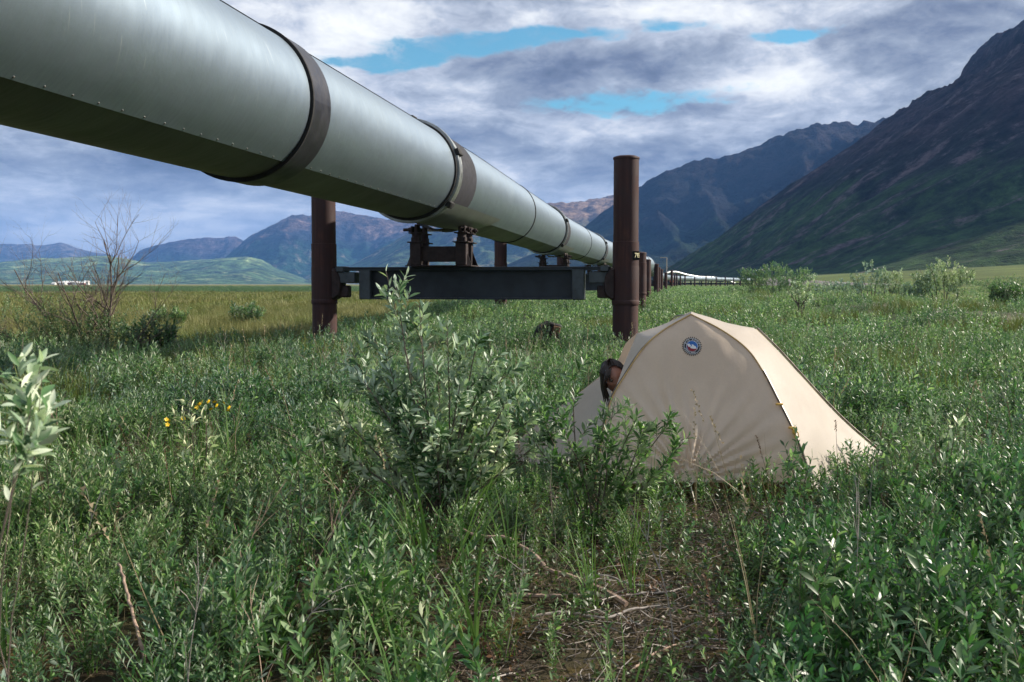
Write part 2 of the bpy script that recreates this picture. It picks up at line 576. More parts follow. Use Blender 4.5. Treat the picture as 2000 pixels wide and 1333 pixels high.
kk, ns = 8.5, 170
tt = np.linspace(-1, 1, 2 * ns + 1)
xs = 3.76 * np.sinh(kk * tt)
ys = 5.0 + 3.76 * np.sinh(kk * np.linspace(-0.62, 1.04, 300))
GX, GY = np.meshgrid(xs, ys)
GZ = gz(GX, GY)
nxg, nyg = len(xs), len(ys)
verts = np.stack([GX.ravel(), GY.ravel(), GZ.ravel()], 1)
idx = np.arange(nxg * nyg).reshape(nyg, nxg)
quads = np.stack([idx[:-1, :-1].ravel(), idx[:-1, 1:].ravel(), idx[1:, 1:].ravel(), idx[1:, :-1].ravel()], 1)


def grid_mesh(name, verts, quads, mats, cols=None):
    me = bpy.data.meshes.new(name)
    me.vertices.add(len(verts))
    me.vertices.foreach_set('co', verts.astype(np.float32).ravel())
    me.loops.add(quads.size)
    me.loops.foreach_set('vertex_index', quads.astype(np.int32).ravel())
    me.polygons.add(len(quads))
    me.polygons.foreach_set('loop_start', (np.arange(len(quads)) * 4).astype(np.int32))
    me.polygons.foreach_set('loop_total', np.full(len(quads), 4, np.int32))
    me.polygons.foreach_set('use_smooth', np.ones(len(quads), bool))
    me.update(calc_edges=True)
    me.validate()
    me.materials.append(mats)
    if cols is not None:
        a = me.color_attributes.new('zone', 'FLOAT_COLOR', 'POINT')
        c4 = np.concatenate([cols, np.ones((len(cols), 1))], 1).astype(np.float32)
        a.data.foreach_set('color', c4.ravel())
    o = bpy.data.objects.new(name, me)
    COL.objects.link(o)
    return o


X, Y = GX.ravel(), GY.ravel()
soil = np.array((0.050, 0.036, 0.024)); moss = np.array((0.060, 0.062, 0.022))
mead1 = np.array((0.140, 0.145, 0.042)); mead2 = np.array((0.19, 0.16, 0.07)); mead3 = np.array((0.100, 0.130, 0.030))
scrubc = np.array((0.040, 0.062, 0.024)); field = np.array((0.085, 0.115, 0.024)); gravel = np.array((0.24, 0.20, 0.17))


def lerp(a, b, t):
    return a + (b - a) * t[:, None]


c0 = lerp(np.tile(soil, (len(X), 1)), np.tile(moss, (len(X), 1)), np.clip(0.35 + 0.4 * vn(X, Y, 1.3, 9), 0, 1))
far = sstep(np.hypot(X, Y), 14, 30)
c0 = lerp(c0, np.tile(scrubc, (len(X), 1)), far)
mm = meadow_mask(X, Y)
mc = lerp(np.tile(mead1, (len(X), 1)), np.tile(mead2, (len(X), 1)), np.clip(0.45 + 0.5 * vn(X * 0.35, Y, 9, 11), 0, 1))
mc = lerp(mc, np.tile(mead3, (len(X), 1)), np.clip(0.25 + 0.5 * vn(X * 0.3, Y, 21, 12), 0, 1))
c0 = lerp(c0, mc, mm)
c0 = lerp(c0, np.tile(np.array((0.035, 0.050, 0.028)), (len(X), 1)), sstep(Y, 125, 150) * (1 - sstep(Y, 420, 600)) * (1 - sstep(X, 0, 60)))
c0 = lerp(c0, np.tile(field, (len(X), 1)) * np.clip(1 + 0.35 * vn(X, Y, 60, 14), 0.5, 1.6)[:, None], sstep(X, 16, 26) * sstep(Y, 30, 60))
c0 = lerp(c0, np.tile(np.array((0.30, 0.29, 0.25)), (len(X), 1)), np.clip(1.2 * vn(X * 0.2, Y, 900, 15), 0, 1) * sstep(Y, 600, 900) * (1 - sstep(X, 100, 300)))
tm = track_mask(X, Y)
c0 = lerp(c0, np.tile(gravel, (len(X), 1)), tm)

gm, n, out = mat('tundra_ground')
att = n.new('ShaderNodeAttribute', dict(attribute_name='zone')).outputs['Color']
pos = n.new('ShaderNodeNewGeometry').outputs['Position']
a_ = n.noise(pos, 0.35, 6, 0.6)
b_ = n.noise(pos, 9.0, 6, 0.65)
c_ = n.noise(n.vm('MULTIPLY', pos, (0.25, 1.0, 1.0)), 0.06, 6, 0.6)
k_ = n.m('MULTIPLY', n.m('ADD', 0.35, n.m('MULTIPLY', a_, 1.3)), n.m('ADD', 0.3, n.m('MULTIPLY', b_, 1.4)))
k_ = n.m('MULTIPLY', k_, n.m('ADD', 0.45, n.m('MULTIPLY', c_, 1.1)))
cc = n.mix(1.0, att, n.cxyz(k_, k_, k_), 'MULTIPLY')
mossy = n.m('MULTIPLY', n.step(n.noise(pos, 2.6, 5, 0.6), 0.52, 0.62), n.step(n.vm('LENGTH', pos).node.outputs['Value'], 12.0, 7.0))
cc = n.mix(n.m('MULTIPLY', mossy, 0.7), cc, (0.085, 0.062, 0.016))
pale = n.step(n.noise(pos, 24.0, 4, 0.7), 0.64, 0.72)
cc = n.mix(n.m('MULTIPLY', pale, n.step(n.vm('LENGTH', pos).node.outputs['Value'], 10.0, 6.0, 0.0, 0.5)), cc, (0.26, 0.22, 0.18))
p = n.new('ShaderNodeBsdfPrincipled', Base_Color=cc, Roughness=0.9, Specular_IOR_Level=0.15)
bmp = n.new('ShaderNodeBump', Strength=0.8, Distance=0.03, Height=n.noise(pos, 22.0, 6, 0.7))
n.l.new(bmp.outputs[0], p.inputs['Normal'])
n.l.new(p.outputs[0], out.inputs[0])
ground = grid_mesh('ground', verts, quads, gm, c0)
tag(ground, kind='structure')


# ------------------------------------------------------------------ mountains
def hill_mat(name, lowc, midc, rockc, zlo, zhi, fall=(1.0, 3.0), gully=0.35, lit=None, scale=1.0):
    """green lower slopes giving way to rock, streaked along the fall line"""
    m_, n, out = mat(name)
    pos = n.new('ShaderNodeNewGeometry').outputs['Position']
    nx_, ny_, nz_ = n.xyz(n.new('ShaderNodeNewGeometry').outputs['Normal'])
    x, y, z = n.xyz(pos)
    st = n.noise(n.cxyz(n.m('MULTIPLY', x, 0.004 * fall[0] * scale), n.m('MULTIPLY', y, 0.004 * fall[1] * scale), n.m('MULTIPLY', z, 0.004 * scale)), 2.2, 8, 0.62, 0.4)
    bl = n.noise(pos, 0.006 * scale, 7, 0.6, 0.3)
    fi = n.noise(pos, 0.05 * scale, 8, 0.8)
    h = n.m('ADD', n.step(z, zlo, zhi), n.m('MULTIPLY', n.m('SUBTRACT', bl, 0.5), 1.1))
    h = n.m('ADD', h, n.m('MULTIPLY', n.m('SUBTRACT', st, 0.5), 0.9))
    c = n.mix(n.step(h, 0.10, 0.45), lowc, midc)
    c = n.mix(n.step(h, 0.45, 0.85), c, rockc)
    scree = n.m('MULTIPLY', n.step(n.m('ADD', n.m('MULTIPLY', st, 0.7), n.m('MULTIPLY', fi, 0.3)), 0.53, 0.62), gully)
    c = n.mix(scree, c, tuple(min(1, k * 1.7 + 0.02) for k in rockc))
    k_ = n.step(n.m('ADD', n.m('MULTIPLY', fi, 0.6), n.m('MULTIPLY', n.noise(pos, 0.018 * scale, 8, 0.7, 0.5), 0.4)), 0.38, 0.64, 0.28, 2.5)
    c = n.mix(1.0, c, n.cxyz(k_, k_, k_), 'MULTIPLY')
    p = n.new('ShaderNodeBsdfPrincipled', Base_Color=c, Roughness=0.95, Specular_IOR_Level=0.1)
    b = n.new('ShaderNodeBump', Strength=1.0, Distance=16.0 / scale, Height=n.m('ADD', n.noise(pos, 0.03 * scale, 7, 0.68), n.m('MULTIPLY', st, 0.8)))
    n.l.new(b.outputs[0], p.inputs['Normal'])
    n.l.new(p.outputs[0], out.inputs[0])
    return m_


def fbm(x, y, z, o=5, H=0.9):
    return mn.fractal(Vector((x, y, z)), H, 2.1, o)


def ridged(x, y, z, o=5):
    return mn.ridged_multi_fractal(Vector((x, y, z)), 0.9, 2.1, o, 1.0, 2.0)


def valley_wall(name, sil, Yc, Yfront, Yback, material, nx=240, ny=70, amp=0.06, spow=1.4, seed=0.0, gul=0.05, lean=0.0):
    """A mountain whose crest runs across the valley at depth Yc. sil: (X/Yc-style) crest heights given as
    (x at Yc, z) pairs in metres. Slopes fall to the foot at Yfront and Yback."""
    sx = np.array([p[0] for p in sil]); sz = np.array([p[1] for p in sil])
    xs = np.linspace(sx[0], sx[-1], nx)
    zc = np.interp(xs, sx, sz)
    vs = np.zeros((ny, nx, 3))
    half = int(ny * 0.72)
    for j in range(ny):
        if j <= half:
            t = j / half
            yy = Yfront + (Yc - Yfront) * t
            rampv = t ** spow
        else:
            t = (j - half) / (ny - 1 - half)
            yy = Yc + (Yback - Yc) * t
            rampv = (1 - t) ** 1.3
        for i in range(nx):
            x = xs[i] + lean * (1 - rampv) * zc[i]
            x *= yy / Yc if j <= half else 1.0
            hz = zc[i]
            s_ = Yc * 0.10
            q = fbm(x / s_ + seed, yy / s_, 0.3)
            g_ = ridged(x / (s_ * 0.5) + seed, yy / (s_ * 1.6), 1.7, 4) - 1.0
            env = 4 * rampv * (1 - rampv)
            zz_ = hz * rampv + hz * (amp * q * (env * 1.4 + 0.12) + gul * g_ * env)
            zz_ += hz * 0.028 * fbm(x / (s_ * 0.12), yy / (s_ * 0.12), seed, 4) * rampv
            vs[j, i] = (x, yy, zz_ - 3.0 + (0 if rampv > 0.001 else -2))
    idx = np.arange(nx * ny).reshape(ny, nx)
    qd = np.stack([idx[:-1, :-1].ravel(), idx[:-1, 1:].ravel(), idx[1:, 1:].ravel(), idx[1:, :-1].ravel()], 1)
    o = grid_mesh(name, vs.reshape(-1, 3), qd, material)
    tag(o, kind='structure')
    return o


def sil(Yc, pts):
    return [((px - 1000) / F * Yc, EYE + (555 - py) / F * Yc) for px, py in pts]


# the near mountain on the right: a valley wall running away from us, falling to the left
mA = hill_mat('mountain_right_shaded_rock', (0.020, 0.040, 0.011), (0.010, 0.012, 0.010), (0.026, 0.018, 0.021), 40, 260, (1.0, 4.5), 0.95)  # cloud shade over this wall is worked into the dark rock colours
prof = [(1250, 556), (1310, 534), (1345, 520), (1400, 484), (1450, 450), (1500, 413), (1560, 370), (1620, 323), (1680, 282), (1700, 268), (1745, 238), (1790, 206),
        (1812, 190), (1818, 178), (1824, 187), (1850, 176), (1880, 162), (1900, 150), (1925, 132), (1948, 112), (1955, 88), (1968, 70), (1985, 60),
        (2000, 45), (2040, 25), (2090, 0), (2150, -18), (2230, -30), (2330, -20), (2450, 30), (2600, 90)]
YA = 1550.0
ax = np.array([(p[0] - 1000) / F * YA for p in prof]); azz = np.array([EYE + (555 - p[1]) / F * YA for p in prof])
nx, ny = 420, 330
xs_ = np.linspace(ax[0] - 60, ax[-1], nx)
ys_ = np.linspace(560, 2500, ny)
vs = np.zeros((ny, nx, 3))
for j in range(ny):
    y = ys_[j]
    start = float(sstep(np.array(y), 560, 1180))
    end = 1 - float(sstep(np.array(y), 1560, 2450))
    for i in range(nx):
        x = xs_[i]
        xsft = x + 55 * fbm(y / 420, 3.1, 0, 3) * (1 - abs(y - YA) / 1000) * 0 + 40 * fbm(y / 160, x / 700, 5.0, 3) * min(1, abs(y - YA) / 160)
        base = float(np.interp(xsft, ax, azz))
        g_ = ridged(x / 420, y / 95, 2.2, 5) - 1.0
        q = fbm(x / 130, y / 90, 8.0, 5)
        sc_ = fbm(x / 30, y / 30, 1.0, 4)
        crag = max(0.0, min(1.0, (base - 170) / 160))
        near = min(1.0, abs(y - YA) / 70 + 0.25)
        z = base * start * end
        e = min(1.0, z / 60)
        z += e * near * (9.0 * g_ + 11.0 * q * (0.5 + crag)) + e * 1.6 * sc_ + crag * start * end * near * 9.0 * max(0.0, ridged(x / 60, y / 48, 4.0, 4) - 1.1)
        vs[j, i] = (x, y, z - 1.5)
idx = np.arange(nx * ny).reshape(ny, nx)
qd = np.stack([idx[:-1, :-1].ravel(), idx[:-1, 1:].ravel(), idx[1:, 1:].ravel(), idx[1:, :-1].ravel()], 1)
tag(grid_mesh('mountain', vs.reshape(-1, 3), qd, mA), kind='structure')

mB = hill_mat('mountain_cloud_shaded_rock', (0.007, 0.016, 0.010), (0.005, 0.006, 0.010), (0.012, 0.008, 0.010), 60, 480, (2.5, 1.0), 0.12, scale=0.6)  # rock darkened to stand in for cloud shadow on these slopes
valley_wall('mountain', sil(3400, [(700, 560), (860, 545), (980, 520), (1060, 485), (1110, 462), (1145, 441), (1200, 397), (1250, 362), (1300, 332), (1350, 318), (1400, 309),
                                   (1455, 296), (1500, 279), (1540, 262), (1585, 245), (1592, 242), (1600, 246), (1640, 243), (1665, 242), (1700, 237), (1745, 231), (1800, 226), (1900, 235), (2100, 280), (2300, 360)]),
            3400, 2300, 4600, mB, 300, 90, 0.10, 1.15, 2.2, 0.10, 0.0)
mC = hill_mat('mountain_brown_rock', (0.04, 0.065, 0.03), (0.08, 0.07, 0.045), (0.17, 0.115, 0.08), 150, 470, (1.0, 2.0), 0.4, scale=0.35)
valley_wall('mountain', sil(5600, [(560, 556), (690, 516), (760, 476), (830, 440), (880, 420), (940, 408), (1020, 401), (1065, 398), (1100, 394), (1150, 391), (1175, 385), (1195, 384), (1240, 388), (1330, 420), (1420, 470)]),
            5600, 4100, 7000, mC, 220, 70, 0.12, 1.2, 5.2, 0.12)
mD = hill_mat('mountain_left_rock', (0.014, 0.040, 0.024), (0.020, 0.024, 0.034), (0.085, 0.060, 0.055), 120, 560, (2.0, 1.0), 0.6, scale=0.3)
valley_wall('mountain', sil(7600, [(330, 556), (400, 530), (440, 505), (480, 470), (500, 457), (540, 437), (570, 423), (600, 421), (635, 411), (665, 414), (690, 418), (740, 428), (770, 431), (830, 425), (900, 430), (980, 450), (1080, 470), (1200, 500)]),
            7600, 5600, 9000, mD, 260, 80, 0.14, 1.15, 7.7, 0.14)
mE = hill_mat('mountain_far_rock', (0.02, 0.04, 0.03), (0.03, 0.03, 0.038), (0.06, 0.045, 0.05), 150, 420, (2.0, 1.0), 0.5, scale=0.3)
valley_wall('mountain', sil(9000, [(180, 556), (240, 520), (275, 490), (310, 479), (350, 470), (385, 465), (415, 465), (440, 466), (450, 462), (462, 462), (475, 470), (500, 482), (560, 500), (640, 530)]),
            9000, 7800, 10200, mE, 200, 60, 0.10, 1.2, 9.7, 0.10)
mF = hill_mat('mountain_horizon_rock', (0.04, 0.065, 0.03), (0.06, 0.055, 0.05), (0.10, 0.085, 0.075), 150, 480, (2.0, 1.0), 0.3, scale=0.3)
valley_wall('mountain', sil(11500, [(-900, 520), (-600, 470), (-300, 480), (-100, 474), (0, 478), (60, 477), (85, 480), (105, 477), (120, 474), (135, 478), (170, 490), (215, 497), (260, 515), (330, 540), (400, 556)]),
            11500, 9800, 12600, mF, 220, 60, 0.08, 1.2, 12.7, 0.10)
mG = hill_mat('hillside_pale_green', (0.060, 0.105, 0.050), (0.16, 0.22, 0.085), (0.16, 0.16, 0.09), 60, 330, (2.0, 1.0), 0.35, scale=0.4)
valley_wall('hill', sil(6300, [(-900, 500), (-500, 490), (-200, 505), (0, 512), (60, 505), (120, 503), (170, 500), (210, 499), (250, 505), (290, 513), (330, 511), (400, 506), (450, 503), (485, 501), (510, 506), (540, 522), (600, 545), (640, 556)]),
            6300, 3600, 7300, mG, 240, 80, 0.12, 1.1, 15.7, 0.12)

# ------------------------------------------------------------------ haze
hz, n, out = mat('valley_haze')
hv = n.new('ShaderNodeVolumePrincipled', Color=(0.18, 0.44, 1.0), Density=6.6e-5, Anisotropy=0.0)
n.l.new(hv.outputs[0], out.inputs['Volume'])
hb = MB().box((0, 5500, 398), (28000, 15600, 810)).build('haze', hz, smooth=False)
tag(hb, kind='stuff')
hb.display_type = 'WIRE'

# ------------------------------------------------------------------ gravel road on its bank, far right
rd = MB()
rp = [(330, 190, 0.9), (260, 212, 0.95), (190, 236, 1.05), (130, 262, 1.1), (104, 292, 1.35), (100, 330, 2.1), (105, 370, 2.8), (113, 420, 3.6)]
prev = None
for i, (x, y, z) in enumerate(rp):
    a = Vector(rp[max(i - 1, 0)][:2]); b = Vector(rp[min(i + 1, len(rp) - 1)][:2])
    t = (b - a).normalized(); s_ = Vector((-t.y, t.x))
    gzv = min(g1(x, y), z) - 0.8
    ring = [(x + s_.x * k, y + s_.y * k, zz_) for k, zz_ in ((-11, gzv), (-4.5, z), (4.5, z), (11, gzv))]
    if prev:
        rd.add(prev + ring, [(k, k + 1, k + 5, k + 4) for k in range(3)])
    prev = ring
tag(rd.build('road', simple('road_gravel', (0.15, 0.13, 0.12), 0.9, 0, 0.3, 0.2, coord='Object')), kind='structure')

# ------------------------------------------------------------------ pipeline
PR = 0.71
PZ = 2.95
TH = R(10.06)
# axis of the pipe, one node per bend
axis = [(-4.16 * math.cos(TH) - 6 * math.sin(TH), 0.727 - 6 * math.cos(TH)), (-1.05, 17.91), (1.56, 35.0), (4.55, 52.4), (8.0, 70.0), (11.75, 87.5), (14.5, 105.0),
        (17.0, 122.0), (20.0, 139.0), (25.5, 175.0), (33.0, 222.0), (42.0, 268.0), (49.5, 298.0), (56.3, 315), (63.0, 331), (69.5, 347), (76.2, 363.5), (83, 380), (89.0, 396), (95.0, 412), (99.5, 424), (106, 440)]
axp = np.array(axis)
seg = np.hypot(*(axp[1:] - axp[:-1]).T)
cum = np.concatenate([[0], np.cumsum(seg)])
S0 = cum[1] - 17.45            # so that s - S0 is the distance t used when measuring the photograph


def axis_at(t):
    s_ = t + S0
    x = np.interp(s_, cum, axp[:, 0]); y = np.interp(s_, cum, axp[:, 1])
    e = 0.8
    x2, y2 = np.interp(s_ + e, cum, axp[:, 0]), np.interp(s_ + e, cum, axp[:, 1])
    x1, y1 = np.interp(s_ - e, cum, axp[:, 0]), np.interp(s_ - e, cum, axp[:, 1])
    d = Vector((x2 - x1, y2 - y1, 0)).normalized()
    return Vector((x, y, PZ)), d


def shell(t0, t1, f0, f1, r, lip0=0.0, lip1=0.0, n=None, closed=False):
    """sheet round the pipe between axial distances t0,t1 and angles f0,f1 (degrees, 0 = right, 90 = up)"""
    nt = max(2, int((t1 - t0) / 1.2) + 1)
    nf = n or max(3, int(abs(f1 - f0) / 5) + 1)
    vs, uv, fs = [], [], []
    for i in range(nt):
        t = t0 + (t1 - t0) * i / (nt - 1)
        c, d = axis_at(t)
        rt = Vector((d.y, -d.x, 0))
        for k in range(nf):
            f = R(f0 + (f1 - f0) * k / (nf - 1))
            rr = r + (lip0 if k == 0 else 0) + (lip1 if k == nf - 1 else 0)
            vs.append(tuple(c + rt * math.cos(f) * rr + Vector((0, 0, math.sin(f) * rr))))
            uv.append((f * r, t))
    for i in range(nt - 1):
        for k in range(nf - 1):
            a = i * nf + k
            fs.append((a, a + nf, a + nf + 1, a + 1))
    return vs, fs, uv


def shell_obj(name, pieces, material, parent):
    V, FS, UV = [], [], []
    for vs, fs, uv in pieces:
        b = len(V)
        V += vs; UV += uv
        FS += [tuple(b + q for q in f) for f in fs]
    me = bpy.data.meshes.new(name)
    me.from_pydata(V, [], FS)
    me.materials.append(material)
    ul = me.uv_layers.new(name='uv')
    for lp in me.loops:
        ul.data[lp.index].uv = UV[lp.vertex_index]
    me.polygons.foreach_set('use_smooth', [True] * len(FS))
    me.update()
    o = bpy.data.objects.new(name, me)
    COL.objects.link(o)
    o.parent = parent
    return o


def ring_solid(name, t0, t1, r, material, parent, rin=0.69, f0=0, f1=360, bev=0.006):
    nf = 73
    V, FS, UV = [], [], []
    prof = [(t0, rin), (t0, r - bev), (t0 + bev, r), (t1 - bev, r), (t1, r - bev), (t1, rin)]
    for (t, rr) in prof:
        c, d = axis_at(t)
        rt = Vector((d.y, -d.x, 0))
        for k in range(nf):
            f = R(f0 + (f1 - f0) * k / (nf - 1))
            V.append(tuple(c + rt * math.cos(f) * rr + Vector((0, 0, math.sin(f) * rr)))); UV.append((f * r, t))
    for i in range(len(prof) - 1):
        for k in range(nf - 1):
            a = i * nf + k
            FS.append((a, a + nf, a + nf + 1, a + 1))
    o = shell_obj(name, [(V, FS, UV)], material, parent)
    o.data.set_sharp_from_angle(angle=R(35))
    return o


pipe = empty('pipeline', (axis[0][0], axis[0][1], 0))
# children are built in world coordinates
PINV = Matrix.Translation(-Vector(pipe.location))


def under_pipe(o):
    o.matrix_parent_inverse = PINV
    return o


tag(pipe, 'long grey galvanised insulated pipeline on steel supports running away across the valley', 'pipeline')
riv = MB().lathe([(0.009, 0), (0.009, 0.002), (0.005, 0.006)], n=8).mesh('rivet', M['rivet'])
LOWF = -52


def panels(t0, t1, lowmat=None):
    mj = M['jacket']
    under_pipe(shell_obj('side_panel', [shell(t0, t1, LOWF, 56, PR + 0.005, 0.006, 0), shell(t0, t1, LOWF, LOWF + 0.01, PR + 0.011, 0, -0.014, 2)], mj, pipe))
    under_pipe(shell_obj('top_panel', [shell(t0, t1, 55, 126, PR + 0.009, 0.004, 0.0)], mj, pipe))
    under_pipe(shell_obj('side_panel', [shell(t0, t1, 125, 232, PR + 0.004)], mj, pipe))
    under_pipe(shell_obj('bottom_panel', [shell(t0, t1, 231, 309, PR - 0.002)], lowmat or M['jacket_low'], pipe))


def rivets(t0, t1, stepv=0.27, f=LOWF + 1.6):
    t = t0
    while t < t1:
        c, d = axis_at(t)
        rt = Vector((d.y, -d.x, 0))
        nrm = rt * math.cos(R(f)) + Vector((0, 0, math.sin(R(f))))
        o = inst('rivet', riv, pipe, tuple(c + nrm * (PR + 0.008) - Vector(pipe.location)))
        o.rotation_euler = nrm.to_track_quat('Z', 'Y').to_euler()
        t += stepv


def joint(t, width=0.5, thick=0.03):
    under_pipe(ring_solid('joint_band', t, t + width, PR + thick, M['band'], pipe))
    under_pipe(ring_solid('gasket', t - 0.03, t, PR + thick + 0.006, M['gasket'], pipe, bev=0.003))


def flange(t):
    """pair of bright clamp rings with a black gap, the dark collar behind and the flared sleeve over the shoe"""
    under_pipe(ring_solid('gasket', t - 0.06, t, PR + 0.035, M['gasket'], pipe, bev=0.003))
    under_pipe(ring_solid('clamp_ring', t, t + 0.07, PR + 0.075, M['flange'], pipe))
    under_pipe(ring_solid('clamp_ring', t + 0.12, t + 0.28, PR + 0.055, M['flange'], pipe))
    under_pipe(ring_solid('insulation_collar', t + 0.28, t + 1.45, PR + 0.02, M['insul'], pipe, f0=-38, f1=218))
    lugs = []
    for f in (92, 20, -40):
        c, d = axis_at(t + 0.1)
        rt = Vector((d.y, -d.x, 0))
        nrm = rt * math.cos(R(f)) + Vector((0, 0, math.sin(R(f))))
        tg = nrm.cross(d)
        mt = Matrix((tg, d, nrm)).transposed().to_4x4()
        mt.translation = c + nrm * (PR + 0.06)
        under_pipe(MB().box((0, 0, 0.02), (0.10 if f < 90 else 0.2, 0.24, 0.07), bev=0.008, mat=mt).build('clamp_lug', M['gasket'], pipe))
    # sleeve: covers the lower part, edge slanting away along the pipe
    V, FS, UV = [], [], []
    nf = 40
    for k in range(nf):
        f = -142 + (104.0) * k / (nf - 1)       # underside round to the right flank
        ln = 3.1 + 1.5 * max(0.0, (f + 90) / 52.0)
        for q in range(5):
            tq = t + 0.28 + (ln - 0.28) * q / 4
            c, d = axis_at(tq)
            rt = Vector((d.y, -d.x, 0))
            rr = PR + (0.026 if q < 4 else 0.012)
            V.append(tuple(c + rt * math.cos(R(f)) * rr + Vector((0, 0, math.sin(R(f)) * rr)))); UV.append((R(f) * rr, tq))
    for k in range(nf - 1):
        for q in range(4):
            a = k * 5 + q
            FS.append((a, a + 1, a + 6, a + 5))
    under_pipe(shell_obj('shoe_sleeve', [(V, FS, UV)], M['jacket_warm'], pipe))


# lengths of jacket between the joints, as read off the photograph
panels(-6.0, -0.2); rivets(2.6, 8.7)
panels(-0.2, 8.8)
joint(8.84, 0.44)
panels(9.28, 14.55); rivets(9.45, 14.4)
flange(14.6)
panels(14.6, 23.5)
joint(23.4, 0.10, 0.015)
panels(23.5, 31.1)
flange(31.0 - 0.2)
panels(31.1, 40.5)
joint(40.4, 0.10, 0.015)
panels(40.5, 48.2)
flange(47.9)
panels(48.2, 57.5)
joint(57.4, 0.10, 0.015)
t = 57.5
while t < cum[-1] - S0 - 3:
    t2 = min(t + 8.7, cum[-1] - S0 - 0.5)
    under_pipe(shell_obj('jacket_panel', [shell(t, t2, 0, 360, PR, 0, 0, 25)], M['jacket'], pipe))
    under_pipe(ring_solid('joint_band', t2 - 0.1, t2 + 0.1, PR + 0.03, M['band'], pipe))
    t = t2

# ------------------------------------------------------------------ post supports
text_cache = {}


def text_mesh(s, size, name):
    cu = bpy.data.curves.new('txt', 'FONT')
    cu.body = s
    cu.size = size
    cu.align_x = 'CENTER'
    cu.align_y = 'CENTER'
    cu.resolution_u = 3
    cu.fill_mode = 'FRONT'
    ob = bpy.data.objects.new('txt', cu)
    COL.objects.link(ob)
    bpy.context.view_layer.update()
    me = bpy.data.meshes.new_from_object(ob.evaluated_get(bpy.context.evaluated_depsgraph_get()))
    bpy.data.objects.remove(ob)
    bpy.data.curves.remove(cu)
    vs = [tuple(v.co) for v in me.vertices]
    fs = [tuple(p_.vertices) for p_ in me.polygons]
    bpy.data.meshes.remove(me)
    return vs, fs


GRP = 'steel supports carrying the pipeline'


def post_mb(top, pr=0.2285, zc=0.0):
    mb = MB()
    mb.lathe([(pr - 0.006, -0.6), (pr - 0.006, 0.90), (pr, 0.905), (pr, 1.98), (pr - 0.012, 1.985), (pr - 0.012, top - 0.05)], n=48)
    return mb


